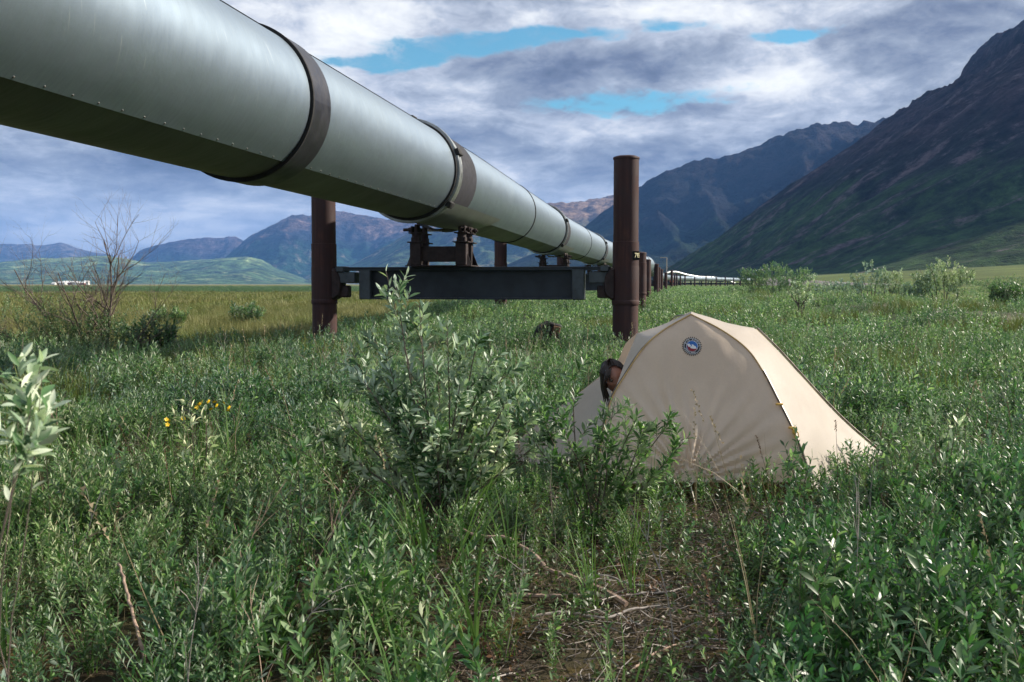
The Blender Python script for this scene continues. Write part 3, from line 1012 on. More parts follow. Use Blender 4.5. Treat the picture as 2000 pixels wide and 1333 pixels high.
def support(label, L, Rr, topL, topR, beamz=1.553, detail=True, number=None):
    """L, Rr: ground positions of the two posts"""
    Lx, Ly = L; Rx, Ry = Rr
    cx, cy = (Lx + Rx) / 2, (Ly + Ry) / 2
    ang = math.atan2(Ry - Ly, Rx - Lx)
    half = math.hypot(Rx - Lx, Ry - Ly) / 2
    gz0 = min(g1(Lx, Ly), g1(Rx, Ry))
    e = empty('pipe_support', (cx, cy, 0), ang)
    tag(e, label, 'support', GRP)
    n_ = 48 if detail else 16
    for sx, top in ((-1, topL), (1, topR)):
        pr = 0.2285
        mb = MB().lathe([(pr - 0.005, -0.6 + gz0), (pr - 0.005, 0.90), (pr, 0.905), (pr, 1.98), (pr - 0.010, 1.985), (pr - 0.010, top - 0.045)], n=n_)
        po = mb.build('post', M['rust'], e, (sx * half, 0, 0))
        MB().lathe([(pr + 0.001, top - 0.065), (pr + 0.003, top - 0.045), (pr - 0.006, top - 0.028), (pr * 0.75, top - 0.010), (pr * 0.35, top + 0.001), (0.01, top + 0.004)], n=n_).build('post_cap', M['rust'], po)
        if detail:
            MB().lathe([(pr + 0.006, 0.885), (pr + 0.010, 0.892), (pr + 0.010, 0.965), (pr + 0.006, 0.972)], n=n_).build('collar', M['rust'], po)
            MB().lathe([(pr + 0.004, 0.972), (pr + 0.005, 1.0), (pr + 0.005, 1.54), (pr + 0.003, 1.56)], n=n_).build('sleeve', M['rust'], po)
        # bracket: half-round saddle plate between post and beam end
        br = MB()
        for k in range(9):
            pass
        a = sx * -1
        x0 = sx * (half - pr * 0.86)
        prof = [(0.0, 0.30), (0.06, 0.29), (0.13, 0.24), (0.17, 0.15), (0.18, 0.03), (0.17, -0.10), (0.14, -0.20), (0.05, -0.26), (0.0, -0.27)]
        vs, fs = [], []
        for hy in (-0.16, -0.12, 0.12, 0.16):
            sh = 1.0 if abs(hy) < 0.14 else 0.86
            for (px_, pz_) in prof:
                vs.append((x0 + a * px_ * sh, hy, beamz - 0.32 + pz_ * sh))
        m_ = len(prof)
        for q in range(3):
            for k in range(m_ - 1):
                f = (q * m_ + k, q * m_ + k + 1, (q + 1) * m_ + k + 1, (q + 1) * m_ + k)
                fs.append(f if a < 0 else f[::-1])
        fs.append(tuple(range(m_)) if a > 0 else tuple(range(m_ - 1, -1, -1)))
        fs.append(tuple(range(4 * m_ - 1, 3 * m_ - 1, -1)) if a > 0 else tuple(range(3 * m_, 4 * m_)))
        br.add(vs, fs)
        # stepped seat beneath the stub
        br.box((sx * (half - 0.38), 0, beamz - 0.44), (0.22, 0.20, 0.22), bev=0.02)
        br.build('bracket', M['shoe'], e, smooth=True)
    # crossbeam: wide flange section with stiffened ends
    bl = half - 0.72
    bm_ = MB()
    bm_.box((0, 0, beamz - 0.0125), (2 * half - 0.52, 0.34, 0.025), bev=0.003)
    bm_.box((0, 0, beamz - 0.045), (2 * half - 0.56, 0.31, 0.04), bev=0.004)
    bm_.box((0, 0, beamz - 0.565), (2 * bl, 0.31, 0.03), bev=0.003)
    bm_.box((0, 0, beamz - 0.307), (2 * bl - 0.01, 0.03, 0.484))
    bo = bm_.build('crossbeam', M['beam'], e)
    for sx in (-1, 1):
        # end plates wrapping the web
        MB().box((sx * (bl - 0.10), 0, beamz - 0.315), (0.21, 0.335, 0.535), bev=0.012).build('end_plate', M['beam_light'], bo)
        MB().box((sx * (half - 0.46), 0, beamz - 0.19), (0.34, 0.29, 0.20), bev=0.012).build('beam_stub', M['beam_light'], bo)
        MB().box((sx * (half - 0.36), 0, beamz - 0.035), (0.14, 0.36, 0.10), bev=0.008).build('stub_cap', M['beam_light'], bo)
    if number:
        # curved number plate on the right-hand post
        po = [c for c in e.children if c.name.startswith('post')][-1]
        r_ = 0.2285 + 0.006
        # seen at the right edge of the post: plate centred towards our right
        view = math.atan2(-Ry, -Rx) - ang
        a_c = view + R(60)
        hw, hh = 0.125, 0.075
        vs, fs = [], []
        for k in range(13):
            a = a_c + (k / 12 - 0.5) * 2 * hw / r_
            for zz_ in (-hh, hh):
                vs.append((r_ * math.cos(a), r_ * math.sin(a), 1.74 + zz_))
            for zz_ in (-hh, hh):
                vs.append(((r_ - .005) * math.cos(a), (r_ - .005) * math.sin(a), 1.74 + zz_))
        for k in range(12):
            q = k * 4
            fs += [(q, q + 4, q + 5, q + 1), (q + 1, q + 5, q + 7, q + 3), (q + 2, q, q + 1, q + 3), (q + 6, q + 2, q + 3, q + 7), (q + 4, q, q + 2, q + 6)]
        pl = MB().add(vs, fs).build('number_plate', simple('plate_black', (0.012, 0.013, 0.014), 0.5), po)
        tv, tf = text_mesh(number, 0.115, 'n')
        tv = [((r_ + .003) * math.cos(a_c + x / r_), (r_ + .003) * math.sin(a_c + x / r_), 1.74 + y) for x, y, z in tv]
        MB().add(tv, tf).build('number', simple('plate_yellow', (0.75, 0.70, 0.42), 0.5), pl, smooth=False)
    return e


support('nearest steel support, two thick rusty posts and dark crossbeam behind the tent', (-3.445, 18.3), (1.982, 17.4), 3.45, 3.47, number='793')
support('second support from the front, its left rusty post seen below the pipe', (-0.40, 35.2), (4.41, 34.4), 3.4, 2.35, 1.6)
support('third support from the front along the pipeline, mostly hidden behind the nearest right post', (2.58, 52.5), (6.98, 51.7), 3.4, 2.53, 1.6)
ord_ = ['fourth', 'fifth', 'sixth', 'seventh', 'eighth']
rights = [((9.35, 69.0), 2.4), ((12.95, 89.5), 3.05), ((15.35, 104.5), 3.0), ((18.1, 121.0), 3.05), ((21.35, 138.5), 2.85)]
for nm, ((x, y), tp) in zip(ord_, rights):
    support(nm + ' support from the front in the row of rusty posts running away', (x - 5.0, y + 1.0), (x, y), tp, tp, 1.6, False)
far_sup = []
for k, s_ in enumerate(np.arange(176, cum[-1] - S0 - 4, 17.4)):
    c, d = axis_at(s_)
    rt = Vector((d.y, -d.x, 0))
    a, b = c - rt * 2.5, c + rt * 2.5
    far_sup.append(support('%s support beyond the near row of posts, under the far pale pipe' % ('first second third fourth fifth sixth seventh eighth ninth tenth eleventh twelfth thirteenth fourteenth fifteenth sixteenth seventeenth eighteenth nineteenth twentieth'.split()[k]),
                           (a.x, a.y), (b.x, b.y), 3.9 if k % 2 else 3.6, 3.9 if k % 2 else 3.5, 1.6, False))


# ------------------------------------------------------------------ shoes between pipe and crossbeam
def shoe_proto():
    e = empty('pipe_shoe')
    b0 = 1.553
    MB().box((0, 0, b0 + 0.014), (1.28, 0.74, 0.022), bev=0.004).build('base_plate', M['shoe'], e)
    zc, zt = b0 + 0.026, b0 + 0.62
    for sx in (-1, 1):
        for sy in (-1, 1):
            cmb = MB()
            x, y = sx * 0.44, sy * 0.27
            if sy < 0:
                cmb.box((x, y, (zc + zt - 0.18) / 2), (0.21, 0.18, zt - 0.18 - zc), bev=0.01)
            cmb.box((x, y, (zc + zt) / 2 - 0.05), (0.17, 0.15, zt - zc - 0.1), bev=0.01)
            cmb.box((x, y, zt - 0.19), (0.30, 0.24, 0.02), bev=0.003)
            cmb.lathe([(0.085, zt - 0.18), (0.085, zt - 0.03)], (x, y, 0), 14)
            cmb.box((x, y, zt - 0.03), (0.26, 0.20, 0.02), bev=0.003)
            # gusset
            cmb.add([(x - sx * 0.0, y - 0.09 * -sy, zc), (x + sx * 0.19, y, zc), (x + sx * 0.085, y, zc + 0.26), (x + sx * 0.085, y + 0.01, zc + 0.26), (x + sx * 0.19, y + 0.01, zc)],
                    [(0, 1, 2), (1, 4, 3, 2)])
            co = cmb.build('column', M['shoe'], e)
            cl = MB()
            cl.box((x + sx * -0.02, y, zt + 0.045), (0.06, 0.20, 0.15), bev=0.01)
            cl.box((x + sx * 0.07, y, zt + 0.03), (0.03, 0.18, 0.12), bev=0.006)
            m4 = Matrix.Translation((x + sx * 0.13, y, zt + 0.03)) @ Matrix.Rotation(R(90), 4, 'Y')
            cl.lathe([(0.028, -0.12), (0.028, -0.02), (0.042, -0.018), (0.042, 0.03), (0.02, 0.031), (0.02, 0.06)], n=10, mat=m4)
            cl.build('clamp', M['shoe'], co)
            if sx > 0:
                MB().box((x - 0.05, y - 0.02, zt + 0.14), (0.10, 0.06, 0.15), bev=0.01).build('packing_plate', M['rustplate'], co)
            if sy < 0 and sx < 0:
                MB().box((x + 0.33, y + 0.1, zt + 0.02), (0.26, 0.08, 0.04), bev=0.008).build('packing_plate', M['rustplate'], co)
    MB().box((0, -0.27, zc + 0.20), (0.70, 0.03, 0.26), bev=0.004).build('front_web', M['shoe'], e)
    MB().box((0, 0.27, zc + 0.20), (0.70, 0.03, 0.26), bev=0.004).build('rear_web', M['shoe'], e)
    for sx in (-1, 1):
        MB().box((sx * 0.44, 0, zc + 0.18), (0.03, 0.36, 0.22), bev=0.004).build('side_web', M['shoe'], e)
    # cradle plate curved to the pipe
    vs, fs = [], []
    for i, y in enumerate((-0.36, 0.36)):
        for k in range(15):
            f = R(-90 - 50 + 100 * k / 14)
            for r_ in (PR + 0.032, PR + 0.055):
                vs.append((r_ * math.cos(f), y, PZ + r_ * math.sin(f)))
    for k in range(14):
        a = k * 2
        for (p_, q_) in ((0, 30),):
            fs += [(a + 1, a + 3, a + 33, a + 31), (a, a + 30, a + 32, a + 2), (a, a + 2, a + 3, a + 1), (a + 30, a + 31, a + 33, a + 32)]
    MB().add(vs, fs).build('cradle', M['shoe'], e)
    return e


proto = shoe_proto()
for i, (tt_, lab) in enumerate(((17.35, 'nearest rusty four-legged shoe holding the pipe on the crossbeam behind the willow tips'),
                                (34.6, 'second rusty shoe under the pipe, seen just above the nearest crossbeam'),
                                (52.2, 'third rusty shoe under the pipe, hidden behind the crossbeam end'))):
    o = proto if i == 0 else copy_tree(proto)
    c, d = axis_at(tt_)
    o.location = (c.x - (0.17 if i == 0 else 0.05), c.y, 0.0)
    o.scale = (0.93, 1, 1)
    o.rotation_euler = (0, 0, math.atan2(-d.x, d.y))
    tag(o, lab, 'pipe shoe', 'shoes between pipe and crossbeam')

# ------------------------------------------------------------------ far raised stretch of pipe with lamp post and red hut
fp = empty('raised_pipe', (80, 455, 0))
tag(fp, 'distant stretch of pale pipe raised higher on posts behind the main line', 'pipe')
pts = [(72.5, 450, 5.2), (76.5, 453, 6.6), (80, 456, 6.6), (86, 460, 5.2), (92, 465, 4.4), (99, 470, 4.3), (105, 474, 3.6), (112, 480, 1.6)]
MB().tube([(x - 80, y - 455, z) for x, y, z in pts], 0.62, 14).build('pipe_run', M['flange'], fp); fp.location.x -= 5
for k in range(7):
    x = 74 + k * 4.6; y = 451 + k * 3.3
    z = np.interp(x, [p_[0] for p_ in pts], [p_[2] for p_ in pts])
    MB().lathe([(0.25, -0.5), (0.25, z - 0.3)], (x - 80, y - 455, 0), 8).build('post', M['beam_light'], fp)
    MB().box((x - 80 + 1.6, y - 455, z - 1.6), (3.4, 0.3, 0.7)).build('crossbeam', M['beam_light'], fp)
hut = empty('valve_hut', (69.5, 440, 0))
tag(hut, 'small orange red equipment hut beside the far raised pipe', 'hut')
MB().box((0, 0, 2.3), (3.6, 3.0, 4.0), bev=0.05).build('wall', simple('orange_paint', (0.55, 0.10, 0.03), 0.6), hut)
MB().box((0, 0, 4.36), (4.0, 3.4, 0.12), bev=0.03).build('roof', M['beam_light'], hut)
MB().box((-0.6, -1.53, 2.0), (0.9, 0.05, 2.0)).build('door', M['beam'], hut)
lp = empty('lamp_post', (62, 400, 0))
tag(lp, 'thin pale lamp post standing above the far end of the post row', 'lamp post')
MB().lathe([(0.22, -0.5), (0.16, 11.8)], n=8).build('pole', M['rustplate'], lp)
MB().box((-1.3, 0, 11.8), (2.6, 0.25, 0.3)).build('arm', M['rustplate'], lp)

# ------------------------------------------------------------------ far camp on the left
wht = simple('white_cladding', (0.78, 0.78, 0.76), 0.6, 0, 0.05)
dk = simple('dark_window', (0.03, 0.035, 0.05), 0.25)
red = simple('dull_red_cladding', (0.30, 0.13, 0.12), 0.7)
rnd = random.Random(4)
camp = [(108, 7, 5, 0), (117, 5, 8, 1), (124, 13, 9, 0), (133, 12, 11, 0), (141, 12, 8, 1), (149, 13, 10, 0), (156, 9, 8, 0), (163, 8, 7, 1), (171, 8, 12, 0)]
names = ['small white camp building at the left end of the far camp', 'dull red camp building second from the left in the far camp', 'long low white camp building third from the left',
         'tallest white camp building in the middle of the left half', 'dull red camp building in the middle of the far camp', 'wide white camp building right of the middle red one',
         'white camp building between the wide one and the last red one', 'last dull red camp building towards the right end', 'white camp building at the right end of the far camp']
for (px, ww, hh, rc), nm in zip(camp, names):
    Yd = 1500.0 + rnd.uniform(-20, 20)
    x = (px - 1000) / F * Yd
    b = empty('camp_building', (x, Yd, 0), R(rnd.uniform(-8, 8)))
    tag(b, nm, 'building', 'camp buildings on the far side of the plain')
    wdt = ww / F * Yd; hgt = hh / F * Yd * 0.5
    MB().box((0, 0, hgt / 2), (wdt, 9, hgt)).build('wall', red if rc else wht, b, smooth=False)
    MB().add([(-wdt / 2 - .3, -4.9, hgt), (wdt / 2 + .3, -4.9, hgt), (wdt / 2 + .3, 4.9, hgt), (-wdt / 2 - .3, 4.9, hgt), (-wdt / 2 - .3, 0, hgt + 1.6), (wdt / 2 + .3, 0, hgt + 1.6)],
             [(0, 1, 5, 4), (2, 3, 4, 5), (0, 4, 3), (1, 2, 5), (0, 3, 2, 1)]).build('roof', wht, b, smooth=False)
    for k in range(3):
        MB().box(((k - 1) * wdt * 0.3, -4.55, hgt * 0.55), (wdt * 0.12, 0.2, hgt * 0.25)).build('window', dk, b, smooth=False)

# ------------------------------------------------------------------ tent
def tentmat(name, col, trans=0.38, bumpamt=0.0):
    m_, n, out = mat(name)
    obj = n.new('ShaderNodeTexCoord').outputs['Object']
    f = n.noise(obj, 3.0, 5, 0.6)
    g = n.noise(obj, 90.0, 3, 0.6)
    t = n.m('ADD', n.m('MULTIPLY', f, 0.7), n.m('MULTIPLY', g, 0.3))
    c = n.mix(n.step(t, 0.3, 0.7), tuple(k * 0.90 for k in col), tuple(min(1, k * 1.07) for k in col))
    p = n.new('ShaderNodeBsdfPrincipled', Base_Color=c, Roughness=0.55, Specular_IOR_Level=0.35)
    b = n.new('ShaderNodeBump', Strength=0.5, Distance=0.006, Height=n.m('ADD', n.noise(obj, 9.0, 4, 0.6), n.m('MULTIPLY', g, 0.05)))
    n.l.new(b.outputs[0], p.inputs['Normal'])
    tr = n.new('ShaderNodeBsdfTranslucent', Color=tuple(k * 0.95 for k in col))
    mx = n.new('ShaderNodeMixShader', i0=trans, i1=p, i2=tr)
    n.l.new(mx.outputs[0], out.inputs[0])
    return m_


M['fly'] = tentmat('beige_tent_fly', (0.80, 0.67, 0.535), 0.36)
M['fly_pale'] = tentmat('pale_tent_fly', (0.53, 0.475, 0.40), 0.26)  # same cloth as the fly, toned darker to hold down sun on the sides
M['seam'] = simple('yellow_seam_tape', (0.55, 0.36, 0.14), 0.6)
M['tub'] = simple('mustard_tent_floor', (0.17, 0.115, 0.045), 0.7, 0, 0.3, 6.0)
M['pole'] = simple('grey_tent_pole', (0.14, 0.12, 0.10), 0.4, 0.5)
M['webbing'] = simple('yellow_webbing', (0.70, 0.42, 0.10), 0.6)
M['cord'] = simple('pale_guy_cord', (0.60, 0.56, 0.46), 0.7)


def curve(pts, n):
    """resample a polyline smoothly (Catmull-Rom) into n points"""
    P = [Vector(p) for p in pts]
    d = [0.0]
    for a, b in zip(P, P[1:]):
        d.append(d[-1] + (b - a).length)
    out = []
    for i in range(n):
        s_ = d[-1] * i / (n - 1)
        k = 0
        while k < len(P) - 2 and s_ > d[k + 1]:
            k += 1
        t = (s_ - d[k]) / max(1e-9, d[k + 1] - d[k])
        p0 = P[k - 1] if k > 0 else P[0] * 2 - P[1]
        p1, p2 = P[k], P[k + 1]
        p3 = P[k + 2] if k + 2 < len(P) else P[-1] * 2 - P[-2]
        out.append(0.5 * ((2 * p1) + (p2 - p0) * t + (2 * p0 - 5 * p1 + 4 * p2 - p3) * t * t + (3 * p1 - p0 - 3 * p2 + p3) * t ** 3))
    return out


def ruled(A, B, n, m_, bulge=0.0, fn=None, sign=1):
    a = curve(A, n); b = curve(B, n)
    vs = []
    for i in range(n):
        for j in range(m_):
            vs.append(a[i].lerp(b[j] if False else b[i], j / (m_ - 1)))
    # displace along the local normal
    out = []
    for i in range(n):
        for j in range(m_):
            p_ = vs[i * m_ + j]
            u = vs[min(i + 1, n - 1) * m_ + j] - vs[max(i - 1, 0) * m_ + j]
            v = vs[i * m_ + min(j + 1, m_ - 1)] - vs[i * m_ + max(j - 1, 0)]
            nr = u.cross(v)
            nr = nr.normalized() * sign if nr.length > 1e-9 else Vector((0, 0, 1))
            s_, t = i / (n - 1), j / (m_ - 1)
            d = bulge * math.sin(math.pi * min(1, s_ * 1.05)) ** 0.8 * math.sin(math.pi * t) ** 0.9 if bulge else 0.0
            q = p_ + nr * d
            if fn:
                q = q + nr * fn(q, s_, t)
            out.append(q)
    fs = []
    for i in range(n - 1):
        for j in range(m_ - 1):
            k = i * m_ + j
            fs.append((k, k + 1, k + m_ + 1, k + m_) if sign > 0 else (k, k + m_, k + m_ + 1, k + 1))
    return out, fs, a, b


tent = empty('tent', (1.25, 7.0, -0.06))
tag(tent, 'beige dome tent with a round badge pitched among the willows beside the rusty post', 'tent')
TI = Matrix.Translation(-Vector(tent.location))


def tpart(o, parent=None):
    o.parent = parent or tent
    if parent is None:
        o.matrix_parent_inverse = TI
    return o


legR = [W(1349, 615, 6.30), W(1408, 645, 6.27), W(1456, 680, 6.24), W(1486, 720, 6.20), W(1519, 783, 6.14), W(1545, 835, 6.08), W(1567, 888, 6.03), W(1583, 942, 5.99)]
creaseR = None
legL = [W(1349, 615, 6.30), W(1294, 647, 6.28), W(1257, 680, 6.25), W(1220, 735, 6.21), W(1198, 772, 6.17), W(1186, 809, 6.13), W(1174, 870, 6.06), W(1163, 945, 6.0)]
edgeR = [W(1350, 609, 6.85), W(1390, 624, 6.95), W(1423, 637, 7.02), W(1450, 641, 7.06), W(1477, 644, 7.10)]
stakeR = [W(1477, 644, 7.10), W(1493, 680, 7.14), W(1515, 712, 7.13), W(1556, 756, 7.13), W(1602, 796, 7.14), W(1645, 832, 7.13), W(1692, 866, 7.12), W(1722, 888, 7.1)]
rimR = [W(1477, 644, 7.10), W(1501, 667, 7.06), W(1524, 690, 7.04), W(1563, 733, 7.04), W(1602, 776, 7.05), W(1647, 822, 7.07), W(1692, 862, 7.08), W(1723, 887, 7.1)]
creaseR = stakeR; stakeR = rimR
edgeL = [W(1350, 609, 6.85), W(1318, 624, 6.95), W(1288, 637, 7.02), W(1262, 646, 7.05), W(1244, 652, 7.08)]
apex = W(1350, 609, 6.85)


def wrinkle(cx, cz, amp, R0, k=26):
    def fn(q, s_, t):
        dx_, dz_ = q.x - cx, q.z - cz
        r = math.hypot(dx_, dz_) + 1e-6
        th = math.atan2(dx_, dz_)
        w_ = math.sin(k * th + 2.2 * math.sin(3.1 * th + 4 * r) + mn.noise(Vector((th * 5, r * 2, 0))) * 2.5)
        w_ *= math.exp(-(r / R0) ** 2) * min(1, r / 0.06)
        base = amp * w_ * (0.6 + 0.5 * mn.noise(Vector((th * 7, 1, r * 3))))
        # broad tension folds and a slack belly
        base += 0.0025 * mn.noise(Vector((q.x * 3.0 + q.z * 2.0, q.y * 2, q.z * 3.0)))
        base += 0.002 * mn.noise(Vector((q.x * 11 + q.z * 6, q.y * 5, q.z * 6)))
        return base
    return fn


hemc = Vector(W(1347, 944, 5.90))
# front panel
wf = wrinkle(hemc.x, hemc.z, 0.021, 0.50, 34)


def frontfn(q, s_, t):
    d = wf(q, s_, t)
    # pulled out and down at the middle of the hem
    g = math.exp(-((q.x - hemc.x) / 0.16) ** 2) * sstep(np.array(s_), 0.55, 1.0)
    return d + 0.07 * float(g)


vs, fs, la, lb = ruled(legL, legR, 90, 110, 0.045, frontfn, 1)
# let the hem follow the photograph: flat across the middle
front = MB().add(vs, fs)
fv = front.v
c_test = Vector(fv[45 * 110 + 55]); n_test = None
front = tpart(front.build('end_panel', M['fly']))
if np.mean([v[1] for v in fv]) > np.mean([p_[1] for p_ in legL + legR]):
    pass

# right flank: from the seam to the ridge and down to the side stake
nR = 70
seamR = curve(legR, nR)
outR = curve(edgeR, 16)[:-1] + curve(stakeR, nR - 15)


def ruled_pts(a, b, m_, fn=None, flip=False):
    n = len(a)
    vs, fs = [], []
    for i in range(n):
        for j in range(m_):
            vs.append(Vector(a[i]).lerp(Vector(b[i]), j / (m_ - 1)))
    out = []
    for i in range(n):
        for j in range(m_):
            u = vs[min(i + 1, n - 1) * m_ + j] - vs[max(i - 1, 0) * m_ + j]
            v = vs[i * m_ + min(j + 1, m_ - 1)] - vs[i * m_ + max(j - 1, 0)]
            nr = u.cross(v)
            nr = nr.normalized() if nr.length > 1e-9 else Vector((0, 0, 1))
            if flip: nr = -nr
            q = vs[i * m_ + j]
            if fn: q = q + nr * fn(q, i / (n - 1), j / (m_ - 1))
            out.append(q)
    for i in range(n - 1):
        for j in range(m_ - 1):
            k = i * m_ + j
            f = (k, k + 1, k + m_ + 1, k + m_)
            fs.append(f[::-1] if flip else f)
    return out, fs


def sidefn(cx, cz, amp, bul):
    def fn(q, s_, t):
        r = math.hypot(q.x - cx, q.z - cz)
        th = math.atan2(q.x - cx, q.z - cz)
        w_ = amp * math.sin(15 * th + 3 * mn.noise(Vector((th * 3, r * 3, 2)))) * math.exp(-(r / 0.75) ** 2) * math.sin(math.pi * t) ** 0.5
        return w_ + bul * math.sin(math.pi * t) * math.sin(math.pi * min(1, s_ + .05)) + 0.006 * mn.noise(q * 4.0) * math.sin(math.pi * t)
    return fn


stk = Vector(W(1722, 888, 7.1)); cor = Vector(W(1601, 962, 5.96))
vs, fs = ruled_pts(seamR, outR, 40, sidefn(stk.x, stk.z, 0.010, -0.05), True)
sideR = MB().add(vs, fs)
# skirt down to the front corner stake and the hem line
hemR = [Vector(W(1583, 942, 5.99)), cor, Vector(W(1645, 942, 6.3)), Vector(W(1686, 918, 6.65)), stk]
hr = curve(hemR, 40)
base_row = vs[(nR - 1) * 40: nR * 40]
v2, f2 = ruled_pts(base_row, hr, 6, None, True)
sideR.add(v2, f2)
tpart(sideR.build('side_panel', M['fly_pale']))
hemline = hr

# rear right panel, bulging a little beyond the ridge-to-stake edge
rearhub = Vector((1.27, 8.45, 0.86))
rearR = [rearhub, Vector((1.50, 8.50, 0.74)), Vector((1.68, 8.55, 0.42)), Vector((1.76, 8.6, -0.04))]
tpart(MB().tube([p_ + Vector((0.004, -0.035, 0.012)) for p_ in curve([W(1462, 652, 7.0), W(1480, 668, 6.99), W(1497, 690, 6.98)], 12)], 0.005, 5).build('seam', M['pole']))
rimfull = curve(edgeR, 16)[:-1] + curve(rimR, nR - 15)
a = rimfull; b = curve([apex, rearhub], 16)[:-1] + curve(rearR, nR - 15)
vs, fs = ruled_pts(a, b, 24, lambda q, s_, t: 0.10 * math.sin(math.pi * t) * math.sin(math.pi * s_) ** 0.7 + 0.006 * mn.noise(q * 5), True)
tpart(MB().add(vs, fs).build('rear_side_panel', M['fly']))
# zip flap along the edge
fl = MB()
for i in range(15, nR - 1):
    pass
zl = [Vector(p_) for p_ in rimfull[15:]]
zc_ = [p_ + Vector((0.012, 0.02, 0.010)) for p_ in zl]
fl.tube(zc_, 0.007, 5)
tpart(fl.build('zip', M['pole']))

# left side: narrow fixed strip in front of the open door
sl = curve(legL, nR)
stripL = curve(edgeL, 16)[:-1] + curve([W(1244, 652, 7.08), W(1232, 680, 6.9), W(1219, 712, 6.68), W(1209, 740, 6.40), W(1199, 768, 6.24), W(1188, 805, 6.15)], 26)
vs, fs = ruled_pts(sl[:41], stripL, 12, lambda q, s_, t: 0.012 * math.sin(math.pi * t), False)
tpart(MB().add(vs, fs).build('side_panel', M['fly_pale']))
# rear half of the left vestibule, standing open
stL = Vector((-0.10, 7.35, -0.03))
tipL = Vector(W(1244, 652, 7.08))
doorA = curve(edgeL, 16)[:-1] + curve([tipL, W(1222, 672, 7.1), W(1206, 705, 7.14), W(1176, 732, 7.18), W(1110, 782, 7.24), W(1050, 828, 7.3), stL], nR - 15)
rearL = [rearhub, Vector((1.03, 8.50, 0.74)), Vector((0.86, 8.55, 0.42)), Vector((0.76, 8.6, -0.04))]
b = curve([apex, rearhub], 16)[:-1] + curve(rearL, nR - 15)
vs, fs = ruled_pts(doorA, b, 24, lambda q, s_, t: 0.05 * math.sin(math.pi * t) * math.sin(math.pi * s_) + 0.006 * mn.noise(q * 5), False)
tpart(MB().add(vs, fs).build('rear_side_panel', M['fly']))
# loose front door flap lying low along the ground edge
flapA = curve([W(1176, 735, 7.12), W(1110, 785, 7.20), W(1050, 831, 7.26), stL + Vector((0, -0.02, 0))], 30)
flapB = curve([W(1195, 775, 6.75), W(1180, 850, 6.55), W(1110, 900, 6.75), stL + Vector((0.02, -0.1, -0.05))], 30)
vs, fs = ruled_pts(flapA, flapB, 20, lambda q, s_, t: 0.02 * math.sin(math.pi * t) + 0.012 * mn.noise(q * 4), True)
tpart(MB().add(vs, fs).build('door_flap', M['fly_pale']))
# far end
vs, fs = ruled_pts(curve(rearL, 24), curve(rearR, 24), 24, lambda q, s_, t: 0.08 * math.sin(math.pi * t) * math.sin(math.pi * s_), True)
tpart(MB().add(vs, fs).build('end_panel', M['fly']))

# poles, seams, webbing, cords
pr_ = [Vector(p_) + Vector((0.004, -0.006, 0.004)) for p_ in curve(legR, 60)]
tpart(MB().tube(pr_[26:] + [pr_[-1] + Vector((0.02, -0.02, -0.08))], 0.0075, 6).build('pole', M['pole']))
tpart(MB().tube([Vector(p_) + Vector((0.0, -0.004, 0.003)) for p_ in curve(legR, 60)[:30]], 0.0045, 5).build('seam', M['seam']))
tpart(MB().tube([Vector(p_) + Vector((0.0, -0.006, 0.003)) for p_ in curve(legL, 60)], 0.0045, 5).build('seam', M['seam']))
pL = [Vector(p_) + Vector((-0.01, 0.03, -0.012)) for p_ in curve(legL, 40)]
tpart(MB().tube(pL + [pL[-1] + Vector((0, 0, -0.08))], 0.006, 6).build('pole', M['pole']))
cross = [tipL + Vector((0, 0, -.015)), Vector(W(1290, 648, 6.98)), Vector(apex) + Vector((0, 0.05, -0.02)), Vector(W(1420, 648, 7.0)), Vector(W(1475, 646, 7.1))]
tpart(MB().tube(curve(cross, 24), 0.006, 6).build('pole', M['pole']))
tpart(MB().tube(curve([Vector(apex) + Vector((0, -.1, -.03)), Vector((1.25, 7.6, 1.0)), rearhub + Vector((0, 0, -.02))], 16), 0.006, 6).build('pole', M['pole']))
tpart(MB().tube([hemc + Vector((0, -.01, 0)), hemc + Vector((0.01, -0.14, -0.10)), hemc + Vector((0.012, -0.17, -0.16))], 0.004, 5).build('guy_cord', M['cord']))
tpart(MB().tube([hemc + Vector((-0.02, -.012, 0.01)), hemc + Vector((0, -.03, -0.012)), hemc + Vector((0.02, -.012, 0.01))], 0.005, 5).build('hem_loop', M['cord']))
wb = MB()
for (px, py, Yw) in ((1547, 836, 6.045), (1522, 790, 6.10)):
    q = Vector(W(px, py, Yw))
    wb.box((q.x, q.y, q.z), (0.045, 0.012, 0.014), bev=0.003)
    if px == 1547:
        wb.tube([q, q + Vector((0.02, -0.012, -0.02)), q + Vector((0.012, -0.01, -0.06))], [0.005, 0.005, 0.003], 5)
        wb.tube([q + Vector((0.01, 0, 0)), q + Vector((0.035, -0.008, -0.03)), q + Vector((0.04, -0.01, -0.055))], [0.004, 0.004, 0.003], 5)
        wb.box((q.x + 0.01, q.y - .01, q.z - 0.02), (0.02, 0.012, 0.03), bev=0.003)
tpart(wb.build('webbing', M['webbing']))
q = Vector(W(1600, 780, 7.03))
tpart(MB().box(tuple(q), (0.03, 0.012, 0.014), bev=0.003).tube([q, q + Vector((0.03, 0, -0.03))], 0.005, 5).build('webbing', M['webbing']))
# stakes
for (p0) in (cor, stk, stL):
    tpart(MB().tube([p0 + Vector((0, 0, 0.02)), p0 + Vector((0.01, 0.02, -0.14))], 0.006, 6).build('stake', M['flange']))

